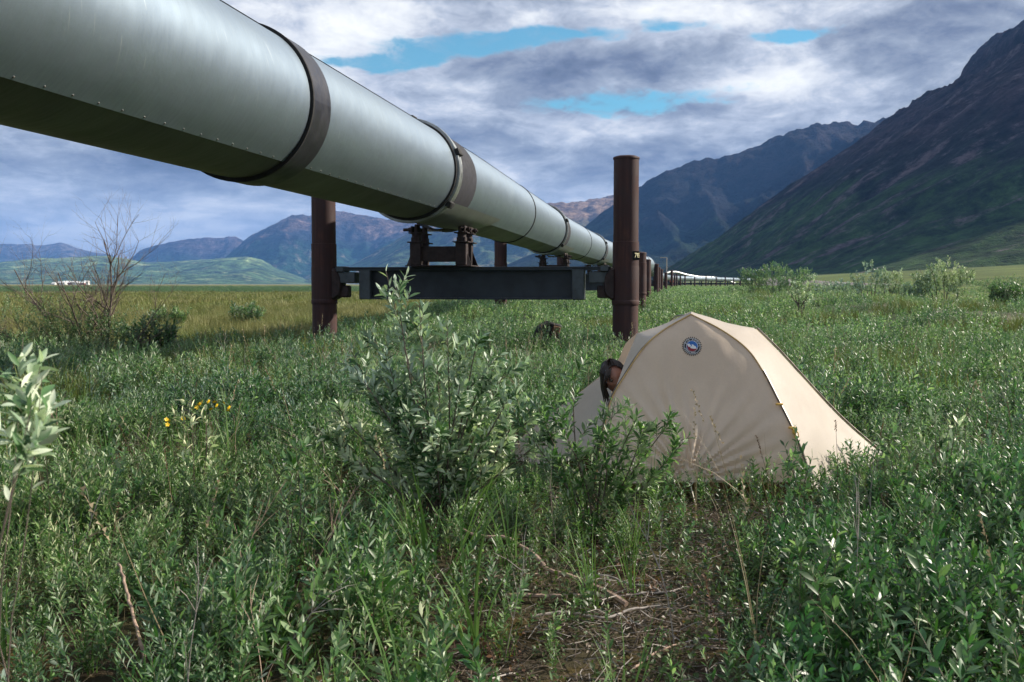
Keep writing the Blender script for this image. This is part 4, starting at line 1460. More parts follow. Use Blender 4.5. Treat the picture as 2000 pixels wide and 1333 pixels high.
# inner floor tub
tub = MB()
ring0 = [(0.72, 6.12), (1.62, 6.12), (1.66, 8.4), (0.80, 8.4)]
N = 4
vs = []
for (x, y) in ring0: vs.append((x, y, -0.10))
for (x, y) in ring0: vs.append((x, y, 0.13))
for (x, y) in ring0:
    cx, cy = 1.2, 7.2
    vs.append((x + (cx - x) * 0.02, y + (cy - y) * 0.02, 0.13))
for (x, y) in ring0:
    cx, cy = 1.2, 7.2
    vs.append((x + (cx - x) * 0.05, y + (cy - y) * 0.03, -0.04))
fs = []
for l in range(3):
    for k in range(4):
        j = (k + 1) % 4
        fs.append((l * 4 + k, l * 4 + j, l * 4 + 4 + j, l * 4 + 4 + k))
fs.append((12, 13, 14, 15))
tpart(tub.add(vs, fs).build('floor_tub', M['tub'], smooth=False))

# ---- badge printed on a disc of fabric, following the panel
from mathutils.bvhtree import BVHTree
fme = front.data
bvh = BVHTree.FromPolygons([Vector(v.co) for v in fme.vertices], [tuple(p_.vertices) for p_ in fme.polygons])
bc = Vector(W(1351.5, 677, 6.2))
hit = bvh.ray_cast(Vector((0, 0, EYE)), (bc - Vector((0, 0, EYE))).normalized())
bcw, bnn = hit[0], hit[1]
if bnn.y > 0: bnn = -bnn
bx = Vector((1, 0, 0)); bx = (bx - bnn * bx.dot(bnn)).normalized(); bz = bnn.cross(bx).normalized()
if bz.z < 0: bz = -bz
BR = 17.0 / F * bcw.y          # radius of the toothed ring


def drape(pts2, fs, off, name, material, parent):
    vs = []
    for (u, v) in pts2:
        p_ = bcw + bx * u * BR + bz * v * BR
        h_ = bvh.ray_cast(p_ + bnn * 0.3, -bnn)
        q = h_[0] if h_[0] is not None else p_
        vs.append(q + bnn * off)
    o = MB().add(vs, fs).build(name, material, smooth=False)
    return tpart(o, parent) if parent else tpart(o)


def disc(r0, r1, n=48, a0=0.0, a1=2 * math.pi):
    pts, fs = [], []
    for i in range(n + 1):
        a = a0 + (a1 - a0) * i / n
        pts.append((r0 * math.cos(a), r0 * math.sin(a))); pts.append((r1 * math.cos(a), r1 * math.sin(a)))
    for i in range(n):
        fs.append((i * 2, i * 2 + 1, i * 2 + 3, i * 2 + 2))
    return pts, fs


ink = simple('badge_black', (0.012, 0.012, 0.02), 0.6)
wt = simple('badge_white', (0.78, 0.78, 0.76), 0.6, 0, 0.03)
bl_ = simple('badge_blue', (0.02, 0.13, 0.42), 0.6, 0, 0.05)
rd_ = simple('badge_red', (0.26, 0.012, 0.02), 0.6, 0, 0.05)
pts, fs = disc(0.55, 1.0)
nt = 30
for i in range(nt):
    a = 2 * math.pi * i / nt
    h_ = math.pi / nt * 0.52
    b0 = len(pts)
    for (r_, da) in ((0.99, -h_), (0.99, h_), (1.15, h_ * 0.55), (1.15, -h_ * 0.55)):
        pts.append((r_ * math.cos(a + da), r_ * math.sin(a + da)))
    fs.append((b0, b0 + 1, b0 + 2, b0 + 3))
badge = drape(pts, fs, 0.0035, 'badge', ink, None)
pts, fs = disc(0.90, 0.945); drape(pts, fs, 0.0050, 'white_ring', wt, badge)
pts, fs = disc(0.63, 0.67); drape(pts, fs, 0.0050, 'white_ring', wt, badge)
# lower arc lines between the rings
pts, fs = disc(0.74, 0.80, 20, R(195), R(250)); drape(pts, fs, 0.0050, 'white_line', wt, badge)
pts, fs = disc(0.74, 0.80, 20, R(256), R(300)); drape(pts, fs, 0.0050, 'white_line', wt, badge)
# inner picture: blue sky, white ridge, red foot
pts, fs = disc(0.0, 0.63, 48); drape(pts, fs, 0.0050, 'blue_field', bl_, badge)


def clipc(x, y, r=0.625):
    d = math.hypot(x, y)
    return (x, y) if d <= r else (x / d * r, y / d * r)


xs_b = np.linspace(-0.62, 0.62, 32)
ridge = np.interp(xs_b, [-.62, -.5, -.42, -.24, -.22, -.05, .05, .2, .24, .42, .46, .62], [.10, .26, .30, .30, .16, .16, .22, .14, .04, -.02, -.20, -.26])
redl = np.interp(xs_b, [-.62, -.52, -.45, -.30, -.2, -.1, .1, .3, .5, .62], [.10, .16, -.06, -.08, -.22, -.26, -.30, -.32, -.28, -.30])
pts, fs = [], []
for i, x in enumerate(xs_b):
    pts.append(clipc(x, min(redl[i], ridge[i]) - .02)); pts.append(clipc(x, ridge[i]))
for i in range(31): fs.append((2 * i, 2 * i + 2, 2 * i + 3, 2 * i + 1))
drape(pts, fs, 0.0062, 'white_ridge', wt, badge)
pts, fs = [], []
for i, x in enumerate(xs_b):
    pts.append(clipc(x, -0.63)); pts.append(clipc(x, redl[i]))
for i in range(31): fs.append((2 * i, 2 * i + 2, 2 * i + 3, 2 * i + 1))
drape(pts, fs, 0.0070, 'red_foot', rd_, badge)
pts, fs = disc(0, 0.07, 10); drape([(u - 0.09, v + 0.06) for u, v in pts], fs, 0.0078, 'blue_dot', bl_, badge)
pts, fs = disc(0, 0.05, 10); drape([(u - 0.24, v - 0.10) for u, v in pts], fs, 0.0078, 'dark_dot', ink, badge)
for ch, a in zip('BIGAGNES', (152, 133, 117, 82, 62, 42, 22, 2)):
    tv, tf = text_mesh(ch, 0.30, 'c')
    ca, sa = math.cos(R(a - 90)), math.sin(R(a - 90))
    cx, cy = 0.785 * math.cos(R(a)), 0.785 * math.sin(R(a))
    drape([(cx + x * ca - y * sa, cy + x * sa + y * ca) for x, y, z in tv], tf, 0.0055, 'letter', wt, badge)

# ------------------------------------------------------------------ person looking out of the tent door
skin, n, out = mat('skin')
sc_ = n.noise(n.new('ShaderNodeTexCoord').outputs['Object'], 14.0, 4)
p = n.new('ShaderNodeBsdfPrincipled', Base_Color=n.mix(n.step(sc_, 0.35, 0.65), (0.24, 0.10, 0.07), (0.34, 0.16, 0.11)), Roughness=0.5, Subsurface_Weight=0.0)
n.l.new(p.outputs[0], out.inputs[0])
hairm = simple('dark_brown_hair', (0.022, 0.012, 0.008), 0.5, 0, 0.5, 60.0)
shirt = simple('dark_fleece', (0.03, 0.035, 0.045), 0.9)
per = empty('person', (0.95, 6.95, -0.06))
tag(per, 'person with dark brown hair peeking out of the left side of the tent', 'person')
PI_ = Matrix.Translation(-Vector(per.location))


def head_mesh():
    """head in local units: face looks along -Y, z up, centre of the skull at the origin, total height about 0.23 m"""
    mb = MB()
    nu, nv = 36, 28
    vs, fs = [], []
    for j in range(nv + 1):
        th = math.pi * j / nv
        for i in range(nu):
            ph = 2 * math.pi * i / nu
            x, y, z = math.sin(th) * math.sin(ph), -math.sin(th) * math.cos(ph), math.cos(th)
            X_, Y_, Z_ = x * 0.075, y * 0.095, z * 0.112
            if z < 0:   # jaw narrows
                k = 1 - 0.38 * (-z) ** 1.3
                X_ *= k
                if y > 0: Y_ *= 1 - 0.35 * (-z)
            fr = max(0.0, -y)
            # nose
            g = math.exp(-((X_ / 0.013) ** 2 + ((Z_ + 0.024) / 0.026) ** 2)) * fr
            Y_ -= 0.024 * g
            Y_ -= 0.010 * math.exp(-((X_ / 0.010) ** 2 + ((Z_ - 0.005) / 0.022) ** 2)) * fr
            # eye sockets, brow, mouth, chin, cheeks
            for sx in (-1, 1):
                Y_ += 0.012 * math.exp(-(((X_ - sx * 0.031) / 0.014) ** 2 + ((Z_ - 0.004) / 0.011) ** 2)) * fr
                Y_ -= 0.005 * math.exp(-(((X_ - sx * 0.031) / 0.020) ** 2 + ((Z_ - 0.024) / 0.008) ** 2)) * fr
                Y_ -= 0.006 * math.exp(-(((X_ - sx * 0.040) / 0.018) ** 2 + ((Z_ + 0.026) / 0.018) ** 2)) * fr
            Y_ -= 0.008 * math.exp(-((X_ / 0.022) ** 2 + ((Z_ + 0.060) / 0.008) ** 2)) * fr
            Y_ += 0.005 * math.exp(-((X_ / 0.024) ** 2 + ((Z_ + 0.066) / 0.003) ** 2)) * fr
            Y_ -= 0.010 * math.exp(-((X_ / 0.020) ** 2 + ((Z_ + 0.096) / 0.014) ** 2)) * fr
            vs.append((X_, Y_, Z_))
    for j in range(nv):
        for i in range(nu):
            k = (i + 1) % nu
            fs.append((j * nu + i, (j + 1) * nu + i, (j + 1) * nu + k, j * nu + k))
    return vs, fs


hvs, hfs = head_mesh()
hx = Vector(W(1198, 738, 6.72))
HM = Matrix.Translation(hx) @ Matrix.Rotation(R(6), 4, 'Z') @ Matrix.Rotation(R(-14), 4, 'Y') @ Matrix.Rotation(R(6), 4, 'X')
body = MB()
# torso, neck, hips, thighs kneeling inside the tent, arms forward to the floor - one skinned surface
bm_s = bpy.data.meshes.new('body')
bp = [(1.02, 7.28, 0.16), (0.98, 7.18, 0.34), (0.90, 7.04, 0.48), (0.80, 6.92, 0.56), (0.735, 6.82, 0.575), (0.70, 6.76, 0.60),
      (0.86, 7.08, 0.47), (0.80, 6.98, 0.24), (0.70, 6.84, 0.03), (0.99, 6.92, 0.48), (1.00, 6.82, 0.24), (0.90, 6.70, 0.03),
      (1.00, 7.36, 0.14), (0.80, 7.10, 0.06), (0.98, 7.46, 0.02), (1.14, 7.24, 0.14), (1.08, 6.96, 0.06), (1.26, 7.34, 0.02), (1.15, 7.55, 0.0), (1.38, 7.5, 0.0)]
be = [(0, 1), (1, 2), (2, 3), (3, 4), (4, 5), (2, 6), (6, 7), (7, 8), (2, 9), (9, 10), (10, 11), (0, 12), (12, 13), (13, 14), (14, 18), (0, 15), (15, 16), (16, 17), (17, 19)]
br_ = [0.14, 0.13, 0.14, 0.085, 0.055, 0.05, 0.06, 0.045, 0.03, 0.06, 0.045, 0.03, 0.09, 0.07, 0.05, 0.09, 0.07, 0.05, 0.04, 0.04]
bm_s.from_pydata(bp, be, [])
bo_ = bpy.data.objects.new('body', bm_s)
COL.objects.link(bo_)
sk = bo_.modifiers.new('skin', 'SKIN')
for v, r_ in zip(bm_s.skin_vertices[0].data, br_):
    v.radius = (r_, r_)
bm_s.skin_vertices[0].data[0].use_root = True
bo_.modifiers.new('sub', 'SUBSURF').levels = 2
bo_.modifiers['sub'].render_levels = 2
bpy.context.view_layer.update()
me_b = bpy.data.meshes.new_from_object(bo_.evaluated_get(bpy.context.evaluated_depsgraph_get()))
bv = [tuple(v.co) for v in me_b.vertices]; bf = [tuple(p_.vertices) for p_ in me_b.polygons]
bpy.data.objects.remove(bo_)
body.add([HM @ Vector(v) for v in hvs], hfs, 0)
body.add(bv, bf, 1)
bo_ = body.build('body', [skin, shirt], per)
bo_.matrix_parent_inverse = PI_
# hair: cap plus hanging locks
hair = MB()
vs, fs = [], []
nu, nv = 36, 18
for j in range(nv + 1):
    for i in range(nu):
        ph = 2 * math.pi * i / nu
        front_ = max(0.0, math.cos(ph))
        lim = 2.2 - 1.50 * front_ ** 0.5
        th = lim * j / nv
        x, y, z = math.sin(th) * math.sin(ph), -math.sin(th) * math.cos(ph), math.cos(th)
        w_ = 1.03 + 0.05 * math.sin(ph * 17 + 3 * th) + 0.04 * math.sin(ph * 5 + 1)
        vs.append(HM @ Vector((x * 0.086 * w_, y * 0.106 * w_, z * 0.124 * w_)))
for j in range(nv):
    for i in range(nu):
        k = (i + 1) % nu
        fs.append((j * nu + i, (j + 1) * nu + i, (j + 1) * nu + k, j * nu + k))
hair.add(vs, fs)
rnd = random.Random(8)
for k in range(46):
    ph = rnd.choice([-1, 1]) * rnd.uniform(1.05, 1.75)
    p0 = Vector((math.sin(ph) * 0.080, -math.cos(ph) * 0.095, rnd.uniform(-0.02, 0.07)))
    p1 = Vector((math.sin(ph) * 0.090 + rnd.uniform(-.006, .006), -math.cos(ph) * 0.085 - rnd.uniform(0, .01), -0.05))
    p2 = Vector((math.sin(ph) * 0.080 + rnd.uniform(-.02, .02), -math.cos(ph) * 0.08 + rnd.uniform(-.02, .01), -0.11 - rnd.uniform(0, .06)))
    hair.tube([HM @ q for q in (p0, p1, p2)], [0.008, 0.007, 0.002], 5)
for k in range(9):   # loose strands over the temple
    x0 = rnd.uniform(-0.075, -0.035)
    hair.tube([HM @ Vector((x0 + .02, -0.085, 0.085)), HM @ Vector((x0, -0.107, 0.050)), HM @ Vector((x0 - rnd.uniform(0.0, .03), -0.104, 0.015 - rnd.uniform(0, .02)))], [0.006, 0.006, 0.0015], 5)
ho = hair.build('hair', hairm, per); ho.matrix_parent_inverse = PI_
ey = MB()
for sx in (-1, 1):
    for (r_, off, mi) in ((0.0115, 0.0, 0), (0.0055, 0.0075, 1)):
        c = Vector((sx * 0.031, -0.079 - off, 0.004))
        vs, fs = [], []
        for j in range(9):
            for i in range(12):
                th, ph = math.pi * j / 8, 2 * math.pi * i / 12
                vs.append(HM @ (c + Vector((math.sin(th) * math.cos(ph), math.sin(th) * math.sin(ph), math.cos(th))) * r_))
        for j in range(8):
            for i in range(12):
                fs.append((j * 12 + i, (j + 1) * 12 + i, (j + 1) * 12 + (i + 1) % 12, j * 12 + (i + 1) % 12))
        ey.add(vs, fs, mi)
eo = ey.build('eyes', [simple('eye_white', (0.16, 0.13, 0.11), 0.3), simple('eye_dark', (0.02, 0.012, 0.01), 0.2)], per); eo.matrix_parent_inverse = PI_

# ------------------------------------------------------------------ dark pack in the scrub under the crossbeam
pk = empty('backpack', (0.545, 17.6, g1(.5, 17.6) - 0.05), R(12))
pk.rotation_euler.y = R(14)
tag(pk, 'small dark backpack half hidden in the willow scrub below the crossbeam', 'backpack')
MB().box((0, 0, 0.36), (0.34, 0.22, 0.50), bev=0.05).build('pack_body', simple('dark_pack_cloth', (0.022, 0.018, 0.016), 0.85, 0, 0.5, 9), pk)
MB().box((0.05, -0.02, 0.60), (0.27, 0.20, 0.09), bev=0.03).build('lid', simple('black_pack_cloth', (0.010, 0.010, 0.011), 0.8), pk)
MB().box((0.09, -0.13, 0.50), (0.14, 0.05, 0.20), bev=0.02).build('pocket', simple('brown_pack_cloth', (0.10, 0.05, 0.025), 0.85), pk)
for sx in (-1, 1):
    MB().tube([(sx * 0.10, -0.10, 0.60), (sx * 0.15, -0.17, 0.42), (sx * 0.17, -0.12, 0.20)], 0.018, 6).build('strap', M['gasket'], pk)
MB().tube([(-0.22, 0, 0.2), (-0.16, -0.05, 0.5), (-0.05, 0, 0.62)], [0.07, 0.09, 0.05], 8).build('side_bag', simple('dark_jacket_cloth', (0.018, 0.016, 0.018), 0.9), pk)

# ------------------------------------------------------------------ plants
def leaf_geo(p, d, up, L, Wd, droop=0.15, fold=0.25):
    """eight-faced leaf with its upper side towards up"""
    d = d.normalized()
    s_ = d.cross(up)
    s_ = s_.normalized() if s_.length > 1e-5 else d.orthogonal().normalized()
    nr = s_.cross(d).normalized()
    vs = []
    st = (0.0, 0.28, 0.55, 0.8, 1.0)
    wd = (0.0, 0.80, 1.0, 0.62, 0.0)
    for t, w_ in zip(st, wd):
        c = p + d * (L * t) - nr * (droop * L * t * t)
        vs.append(c)
        if 0 < t < 1:
            e = nr * (fold * Wd * 0.5 * w_)
            vs.append(c + s_ * (Wd * 0.5 * w_) + e)
            vs.append(c - s_ * (Wd * 0.5 * w_) + e)
    # 0 | 1 2 3 | 4 5 6 | 7 8 9 | 10
    fs = [(0, 2 + 0, 1), (0, 1, 3)]
    fs = [(0, 2, 1), (0, 1, 3), (1, 2, 5, 4), (3, 1, 4, 6), (4, 5, 8, 7), (6, 4, 7, 9), (7, 8, 10), (9, 7, 10)]
    return vs, fs


def add_stem(mb, rnd, base, direction, h, nl, L, Wd, lean=0.2, start=0.12, rad=0.0022, silver=0.15, spread=(28, 62), leafmi=0, stemmi=1, big_top=False):
    base = Vector(base)
    d0 = Vector(direction).normalized()
    a = rnd.uniform(0, 6.28)
    side = Vector((math.cos(a), math.sin(a), 0))
    pts = []
    n_ = 6
    for i in range(n_ + 1):
        t = i / n_
        pts.append(base + d0 * (h * t) + side * (lean * h * t * t))
    mb.tube(pts, [rad * (1.1 - 0.75 * i / n_) for i in range(n_ + 1)], 3, stemmi, 0.5, cap=False)
    ph = rnd.uniform(0, 6.28)
    for k in range(nl):
        t = start + (1 - start) * ((k + rnd.random() * 0.6) / nl)
        t = min(t, 1.0)
        f = t * n_
        i = min(int(f), n_ - 1)
        p = pts[i].lerp(pts[i + 1], f - i)
        ax_ = (pts[i + 1] - pts[i]).normalized()
        ph += 2.4 + rnd.uniform(-.3, .3)
        o1 = ax_.orthogonal().normalized(); o2 = ax_.cross(o1)
        out_ = o1 * math.cos(ph) + o2 * math.sin(ph)
        an = R(rnd.uniform(*spread)) * (1 - 0.55 * max(0, t - 0.75) / 0.25)
        d = ax_ * math.cos(an) + out_ * math.sin(an)
        sz = (0.65 + 0.45 * math.sin(math.pi * min(1, t * 0.95))) * rnd.uniform(0.7, 1.15)
        if t > 0.9 and not big_top: sz *= 0.7
        # upper face turned towards the stem (adaxial)
        upv = ax_ - d * ax_.dot(d)
        upv = upv + out_ * rnd.uniform(-.3, .3) + Vector((rnd.uniform(-.5, .5), rnd.uniform(-.5, .5), rnd.uniform(-.2, .4)))
        vs, fs = leaf_geo(p, d, upv, L * sz, Wd * sz * rnd.uniform(0.85, 1.15), rnd.uniform(-0.05, 0.35), rnd.uniform(0.1, 0.5))
        ti = rnd.uniform(0.05, 0.78)
        if rnd.random() < silver or t > 0.93: ti = rnd.uniform(0.8, 1.0)
        mb.add(vs, fs, leafmi, ti)
    return pts


def add_blades(mb, rnd, base, n_, h, wd, spread, mi=0, seg=4):
    for k in range(n_):
        a = rnd.uniform(0, 6.28)
        r = rnd.uniform(0, spread)
        p = Vector(base) + Vector((math.cos(a) * r, math.sin(a) * r, 0))
        b = a + rnd.uniform(-.8, .8)
        out_ = Vector((math.cos(b), math.sin(b), 0))
        hh = h * rnd.uniform(0.55, 1.1)
        bend = rnd.uniform(0.1, 0.75)
        side = Vector((-math.sin(b), math.cos(b), 0)) * (wd * 0.5)
        vs, fs = [], []
        for i in range(seg + 1):
            t = i / seg
            c = p + Vector((0, 0, 1)) * (hh * t * (1 - 0.35 * bend * t)) + out_ * (hh * bend * t * t)
            w_ = (1 - t) ** 0.6 if i < seg else 0.05
            vs += [c - side * w_, c + side * w_]
        for i in range(seg):
            fs.append((2 * i, 2 * i + 1, 2 * i + 3, 2 * i + 2))
        mb.add(vs, fs, mi, rnd.random())


def make_sources(name, makers):
    """mesh variants kept in a collection of their own for the scatter to pick from"""
    c = bpy.data.collections.new(name)
    for i, (mb, mats) in enumerate(makers):
        me = mb.mesh('%s_%02d' % (name, i), mats)
        o = bpy.data.objects.new('%s_%02d' % (name, i), me)
        c.objects.link(o)
    return c


def scatter(name, coll, pts, rot, scl, idx, label=None, cat=None, cols=None):
    me = bpy.data.meshes.new(name)
    me.vertices.add(len(pts))
    me.vertices.foreach_set('co', np.asarray(pts, np.float32).ravel())
    a = me.attributes.new('rot', 'FLOAT_VECTOR', 'POINT'); a.data.foreach_set('vector', np.asarray(rot, np.float32).ravel())
    a = me.attributes.new('scl', 'FLOAT', 'POINT'); a.data.foreach_set('value', np.asarray(scl, np.float32))
    a = me.attributes.new('idx', 'INT', 'POINT'); a.data.foreach_set('value', np.asarray(idx, np.int32))
    o = bpy.data.objects.new(name, me)
    COL.objects.link(o)
    g = bpy.data.node_groups.new(name, 'GeometryNodeTree')
    g.interface.new_socket('Geometry', in_out='INPUT', socket_type='NodeSocketGeometry')
    g.interface.new_socket('Geometry', in_out='OUTPUT', socket_type='NodeSocketGeometry')
    N_ = g.nodes
    gi = N_.new('NodeGroupInput'); go = N_.new('NodeGroupOutput')
    ci = N_.new('GeometryNodeCollectionInfo')
    ci.inputs['Collection'].default_value = coll
    ci.inputs['Separate Children'].default_value = True
    ci.inputs['Reset Children'].default_value = True
    ip = N_.new('GeometryNodeInstanceOnPoints')
    ip.inputs['Pick Instance'].default_value = True

    def named(nm, typ):
        q = N_.new('GeometryNodeInputNamedAttribute')
        q.data_type = typ
        q.inputs['Name'].default_value = nm
        return q.outputs['Attribute']
    L_ = g.links
    L_.new(gi.outputs[0], ip.inputs['Points'])
    L_.new(ci.outputs[0], ip.inputs['Instance'])
    L_.new(named('idx', 'INT'), ip.inputs['Instance Index'])
    e2 = N_.new('FunctionNodeEulerToRotation')
    L_.new(named('rot', 'FLOAT_VECTOR'), e2.inputs[0])
    L_.new(e2.outputs[0], ip.inputs['Rotation'])
    L_.new(named('scl', 'FLOAT'), ip.inputs['Scale'])
    L_.new(ip.outputs[0], go.inputs[0])
    md = o.modifiers.new('scatter', 'NODES')
    md.node_group = g
    tag(o, label, None, None, 'stuff')
    return o


rnd = random.Random(11)


def mbs(n_, fn):
    out = []
    for i in range(n_):
        mb = MB()
        fn(mb, random.Random(1000 + i * 17 + hash(fn.__name__) % 1 + len(fn.__name__) * 131), i)
        out.append(mb)
    return out


def v_willow(mb, r, i):
    h = r.uniform(0.34, 0.60)
    for k in range(r.choice((1, 2, 2, 3))):
        a = r.uniform(0, 6.28)
        add_stem(mb, r, (math.cos(a) * 0.03, math.sin(a) * 0.03, 0), (math.cos(a) * 0.22, math.sin(a) * 0.22, 1), h * r.uniform(0.75, 1.05), r.randint(26, 38), 0.058, 0.0150, r.uniform(0.05, 0.3), 0.15, silver=0.30)


def v_willow_b(mb, r, i):
    h = r.uniform(0.36, 0.58)
    for k in range(r.choice((1, 2, 2))):
        a = r.uniform(0, 6.28)
        add_stem(mb, r, (math.cos(a) * 0.03, math.sin(a) * 0.03, 0), (math.cos(a) * 0.25 - 0.12, math.sin(a) * 0.25, 1), h * r.uniform(0.75, 1.05), r.randint(24, 32), 0.058, 0.0210, r.uniform(0.05, 0.3), 0.2, silver=0.10, spread=(30, 65))


def v_clump(mb, r, i):
    for k in range(15):
        a = r.uniform(0, 6.28); q = math.sqrt(r.random()) * 0.45
        add_stem(mb, r, (math.cos(a) * q, math.sin(a) * q, 0), (math.cos(a) * 0.3 * q, math.sin(a) * 0.3 * q, 1), r.uniform(0.4, 0.72) * (1 - 0.4 * q), 17, 0.080, 0.026, r.uniform(0.0, 0.3), 0.2, silver=0.36)


def v_farclump(mb, r, i):
    for k in range(26):
        a = r.uniform(0, 6.28); q = math.sqrt(r.random()) * 1.3
        add_stem(mb, r, (math.cos(a) * q, math.sin(a) * q, 0), (math.cos(a) * 0.2, math.sin(a) * 0.2, 1), r.uniform(0.5, 1.0) * (1 - 0.35 * q / 1.3), 13, 0.17, 0.065, r.uniform(0.0, 0.3), 0.15, rad=0.006, silver=0.34)


def v_grass(mb, r, i):
    add_blades(mb, r, (0, 0, 0), 16, r.uniform(0.26, 0.42), 0.006, 0.05)


def v_straw(mb, r, i):
    add_blades(mb, r, (0, 0, 0), 6, r.uniform(0.3, 0.55), 0.0035, 0.05)
    if i % 2:
        add_blades(mb, r, (0, 0, 0), 1, 0.62, 0.004, 0.02)
        for k in range(14):
            z = 0.45 + 0.012 * k
            a = r.uniform(0, 6.28)
            mb.add([(0, 0, z), (math.cos(a) * 0.012, math.sin(a) * 0.012, z + 0.012), (0.003, 0, z + 0.014)], [(0, 1, 2)], 0, r.random())


def v_herb(mb, r, i):
    for k in range(7):
        a = r.uniform(0, 6.28); q = r.uniform(0, 0.09)
        add_stem(mb, r, (math.cos(a) * q, math.sin(a) * q, 0), (math.cos(a) * 0.5, math.sin(a) * 0.5, 1), r.uniform(0.06, 0.17), 9, 0.018, 0.012, 0.2, 0.1, rad=0.0012, silver=0.1, spread=(40, 75))


def v_sedge(mb, r, i):
    add_blades(mb, r, (0, 0, 0), 46, r.uniform(0.30, 0.46), 0.010, 0.30, 0, 3)


def v_sedge_far(mb, r, i):
    add_blades(mb, r, (0, 0, 0), 90, r.uniform(0.34, 0.46), 0.035, 1.5, 0, 2)


def v_dead(mb, r, i):
    tw = []
    d = Vector((r.uniform(-.5, .5), r.uniform(-.5, .5), 1))
    pts = [Vector((0, 0, 0))]
    for k in range(6):
        d = (d.normalized() + Vector((r.uniform(-.2, .2), r.uniform(-.2, .2), 0.05))).normalized()
        pts.append(pts[-1] + d * r.uniform(0.07, 0.11))
    mb.tube(pts, [0.0022 - 0.00025 * q for q in range(7)], 3, 0, 0.5, cap=False)
    for k in range(5):
        p0 = pts[r.randint(2, 5)]
        dd = (d + Vector((r.uniform(-1, 1), r.uniform(-1, 1), r.uniform(0, .6)))).normalized()
        l = r.uniform(0.06, 0.18)
        mb.tube([p0, p0 + dd * l * 0.5 + Vector((0, 0, 0.01)), p0 + dd * l], [0.0013, 0.001, 0.0005], 3, 0, 0.5, cap=False)


def v_tallgrass(mb, r, i):
    add_blades(mb, r, (0, 0, 0), 11, r.uniform(0.40, 0.60), 0.011, 0.05, 0, 6)


def v_spike(mb, r, i):
    h = r.uniform(0.35, 0.6)
    top = Vector((r.uniform(-.08, .08), r.uniform(-.08, .08), h))
    mb.tube([Vector((0, 0, 0)), top * 0.5, top], [0.002, 0.0016, 0.001], 3, 1, 0.5, cap=False)
    for k in range(34):
        t = r.uniform(0.68, 1.0)
        a = r.uniform(0, 6.28)
        vs, fs = leaf_geo(top * t, Vector((math.cos(a), math.sin(a), 0.9)), Vector((0, 0, 1)), .013, .006)
        mb.add(vs, fs, 0, r.random())


def v_litter(mb, r, i):
    for k in range(9):
        a = r.uniform(0, 6.28); x, y = r.uniform(-.12, .12), r.uniform(-.12, .12)
        l = r.uniform(0.04, 0.16)
        p0 = Vector((x, y, r.uniform(0.002, 0.02))); p1 = p0 + Vector((math.cos(a) * l, math.sin(a) * l, r.uniform(-0.0, 0.02)))
        mid = (p0 + p1) / 2 + Vector((r.uniform(-.02, .02), r.uniform(-.02, .02), r.uniform(0, .015)))
        mb.tube([p0, mid, p1], r.uniform(0.0006, 0.0018), 3, 1 if r.random() < 0.3 else 0, r.random(), cap=False)
    for k in range(8):
        p0 = Vector((r.uniform(-.12, .12), r.uniform(-.12, .12), 0.008))
        a = r.uniform(0, 6.28)
        vs, fs = leaf_geo(p0, Vector((math.cos(a), math.sin(a), 0.1)), Vector((0, 0, 1)), r.uniform(.015, .035), r.uniform(.006, .012), 0.3, 0.6)
        mb.add(vs, fs, 0, r.random())


S_ = {}
S_['willow'] = make_sources('willow_sprig', [(m_, [M['willow'], M['stem']]) for m_ in mbs(14, v_willow)])
S_['willow_b'] = make_sources('broad_willow_sprig', [(m_, [M['willow_broad'], M['stem']]) for m_ in mbs(12, v_willow_b)])
S_['clump'] = make_sources('willow_clump', [(m_, [M['willow_mid'], M['stem']]) for m_ in mbs(8, v_clump)])
S_['clump_dark'] = make_sources('dark_willow_clump', [(m_, [M['willow_broad'], M['stem']]) for m_ in mbs(8, v_clump)])
S_['far'] = make_sources('far_willow_clump', [(m_, [M['willow_mid'], M['stem']]) for m_ in mbs(5, v_farclump)])
S_['grass'] = make_sources('grass_tuft', [(m_, [M['grass']]) for m_ in mbs(8, v_grass)])
S_['straw'] = make_sources('straw_tuft', [(m_, [M['straw']]) for m_ in mbs(6, v_straw)])
S_['herb'] = make_sources('herb_tuft', [(m_, [M['herb'], M['stem']]) for m_ in mbs(6, v_herb)])
S_['herb_red'] = make_sources('red_herb_tuft', [(m_, [M['herb_red'], M['bark_red']]) for m_ in mbs(4, v_herb)])
S_['sedge'] = make_sources('sedge_tuft', [(m_, [M['sedge']]) for m_ in mbs(6, v_sedge)])
S_['sedge_g'] = make_sources('green_sedge_tuft', [(m_, [M['sedge_green']]) for m_ in mbs(4, v_sedge)])
S_['sedge_far'] = make_sources('far_sedge_tuft', [(m_, [M['sedge'] if q % 3 else M['sedge_green']]) for q, m_ in enumerate(mbs(6, v_sedge_far))])
S_['twig'] = make_sources('dead_twig', [(m_, [M['bark_pale'] if q % 2 else M['bark_grey']]) for q, m_ in enumerate(mbs(6, v_dead))])
S_['tall_grass'] = make_sources('tall_grass_tuft', [(m_, [M['grass']]) for m_ in mbs(5, v_tallgrass)])
S_['spike'] = make_sources('seed_spike', [(m_, [M['herb_red'], M['bark_red']]) for m_ in mbs(5, v_spike)])
S_['litter'] = make_sources('litter_bits', [(m_, [M['litter'], M['bark_grey']]) for m_ in mbs(6, v_litter)])

NPR = np.random.default_rng(5)
HALF = math.atan(1000 / F)


def wedge(r0, r1, dens, a0=-1.0, a1=1.0, margin=0.09):
    """random ground points between two distances from the camera, within the view and a little beyond"""
    lo, hi = a0 * HALF - (margin if a0 <= -1 else 0), a1 * HALF + (margin if a1 >= 1 else 0)
    area = (hi - lo) / 2 * (r1 * r1 - r0 * r0)
    n_ = int(area * dens)
    a = NPR.uniform(lo, hi, n_)
    r = np.sqrt(NPR.uniform(r0 * r0, r1 * r1, n_))
    return r * np.sin(a), r * np.cos(a)


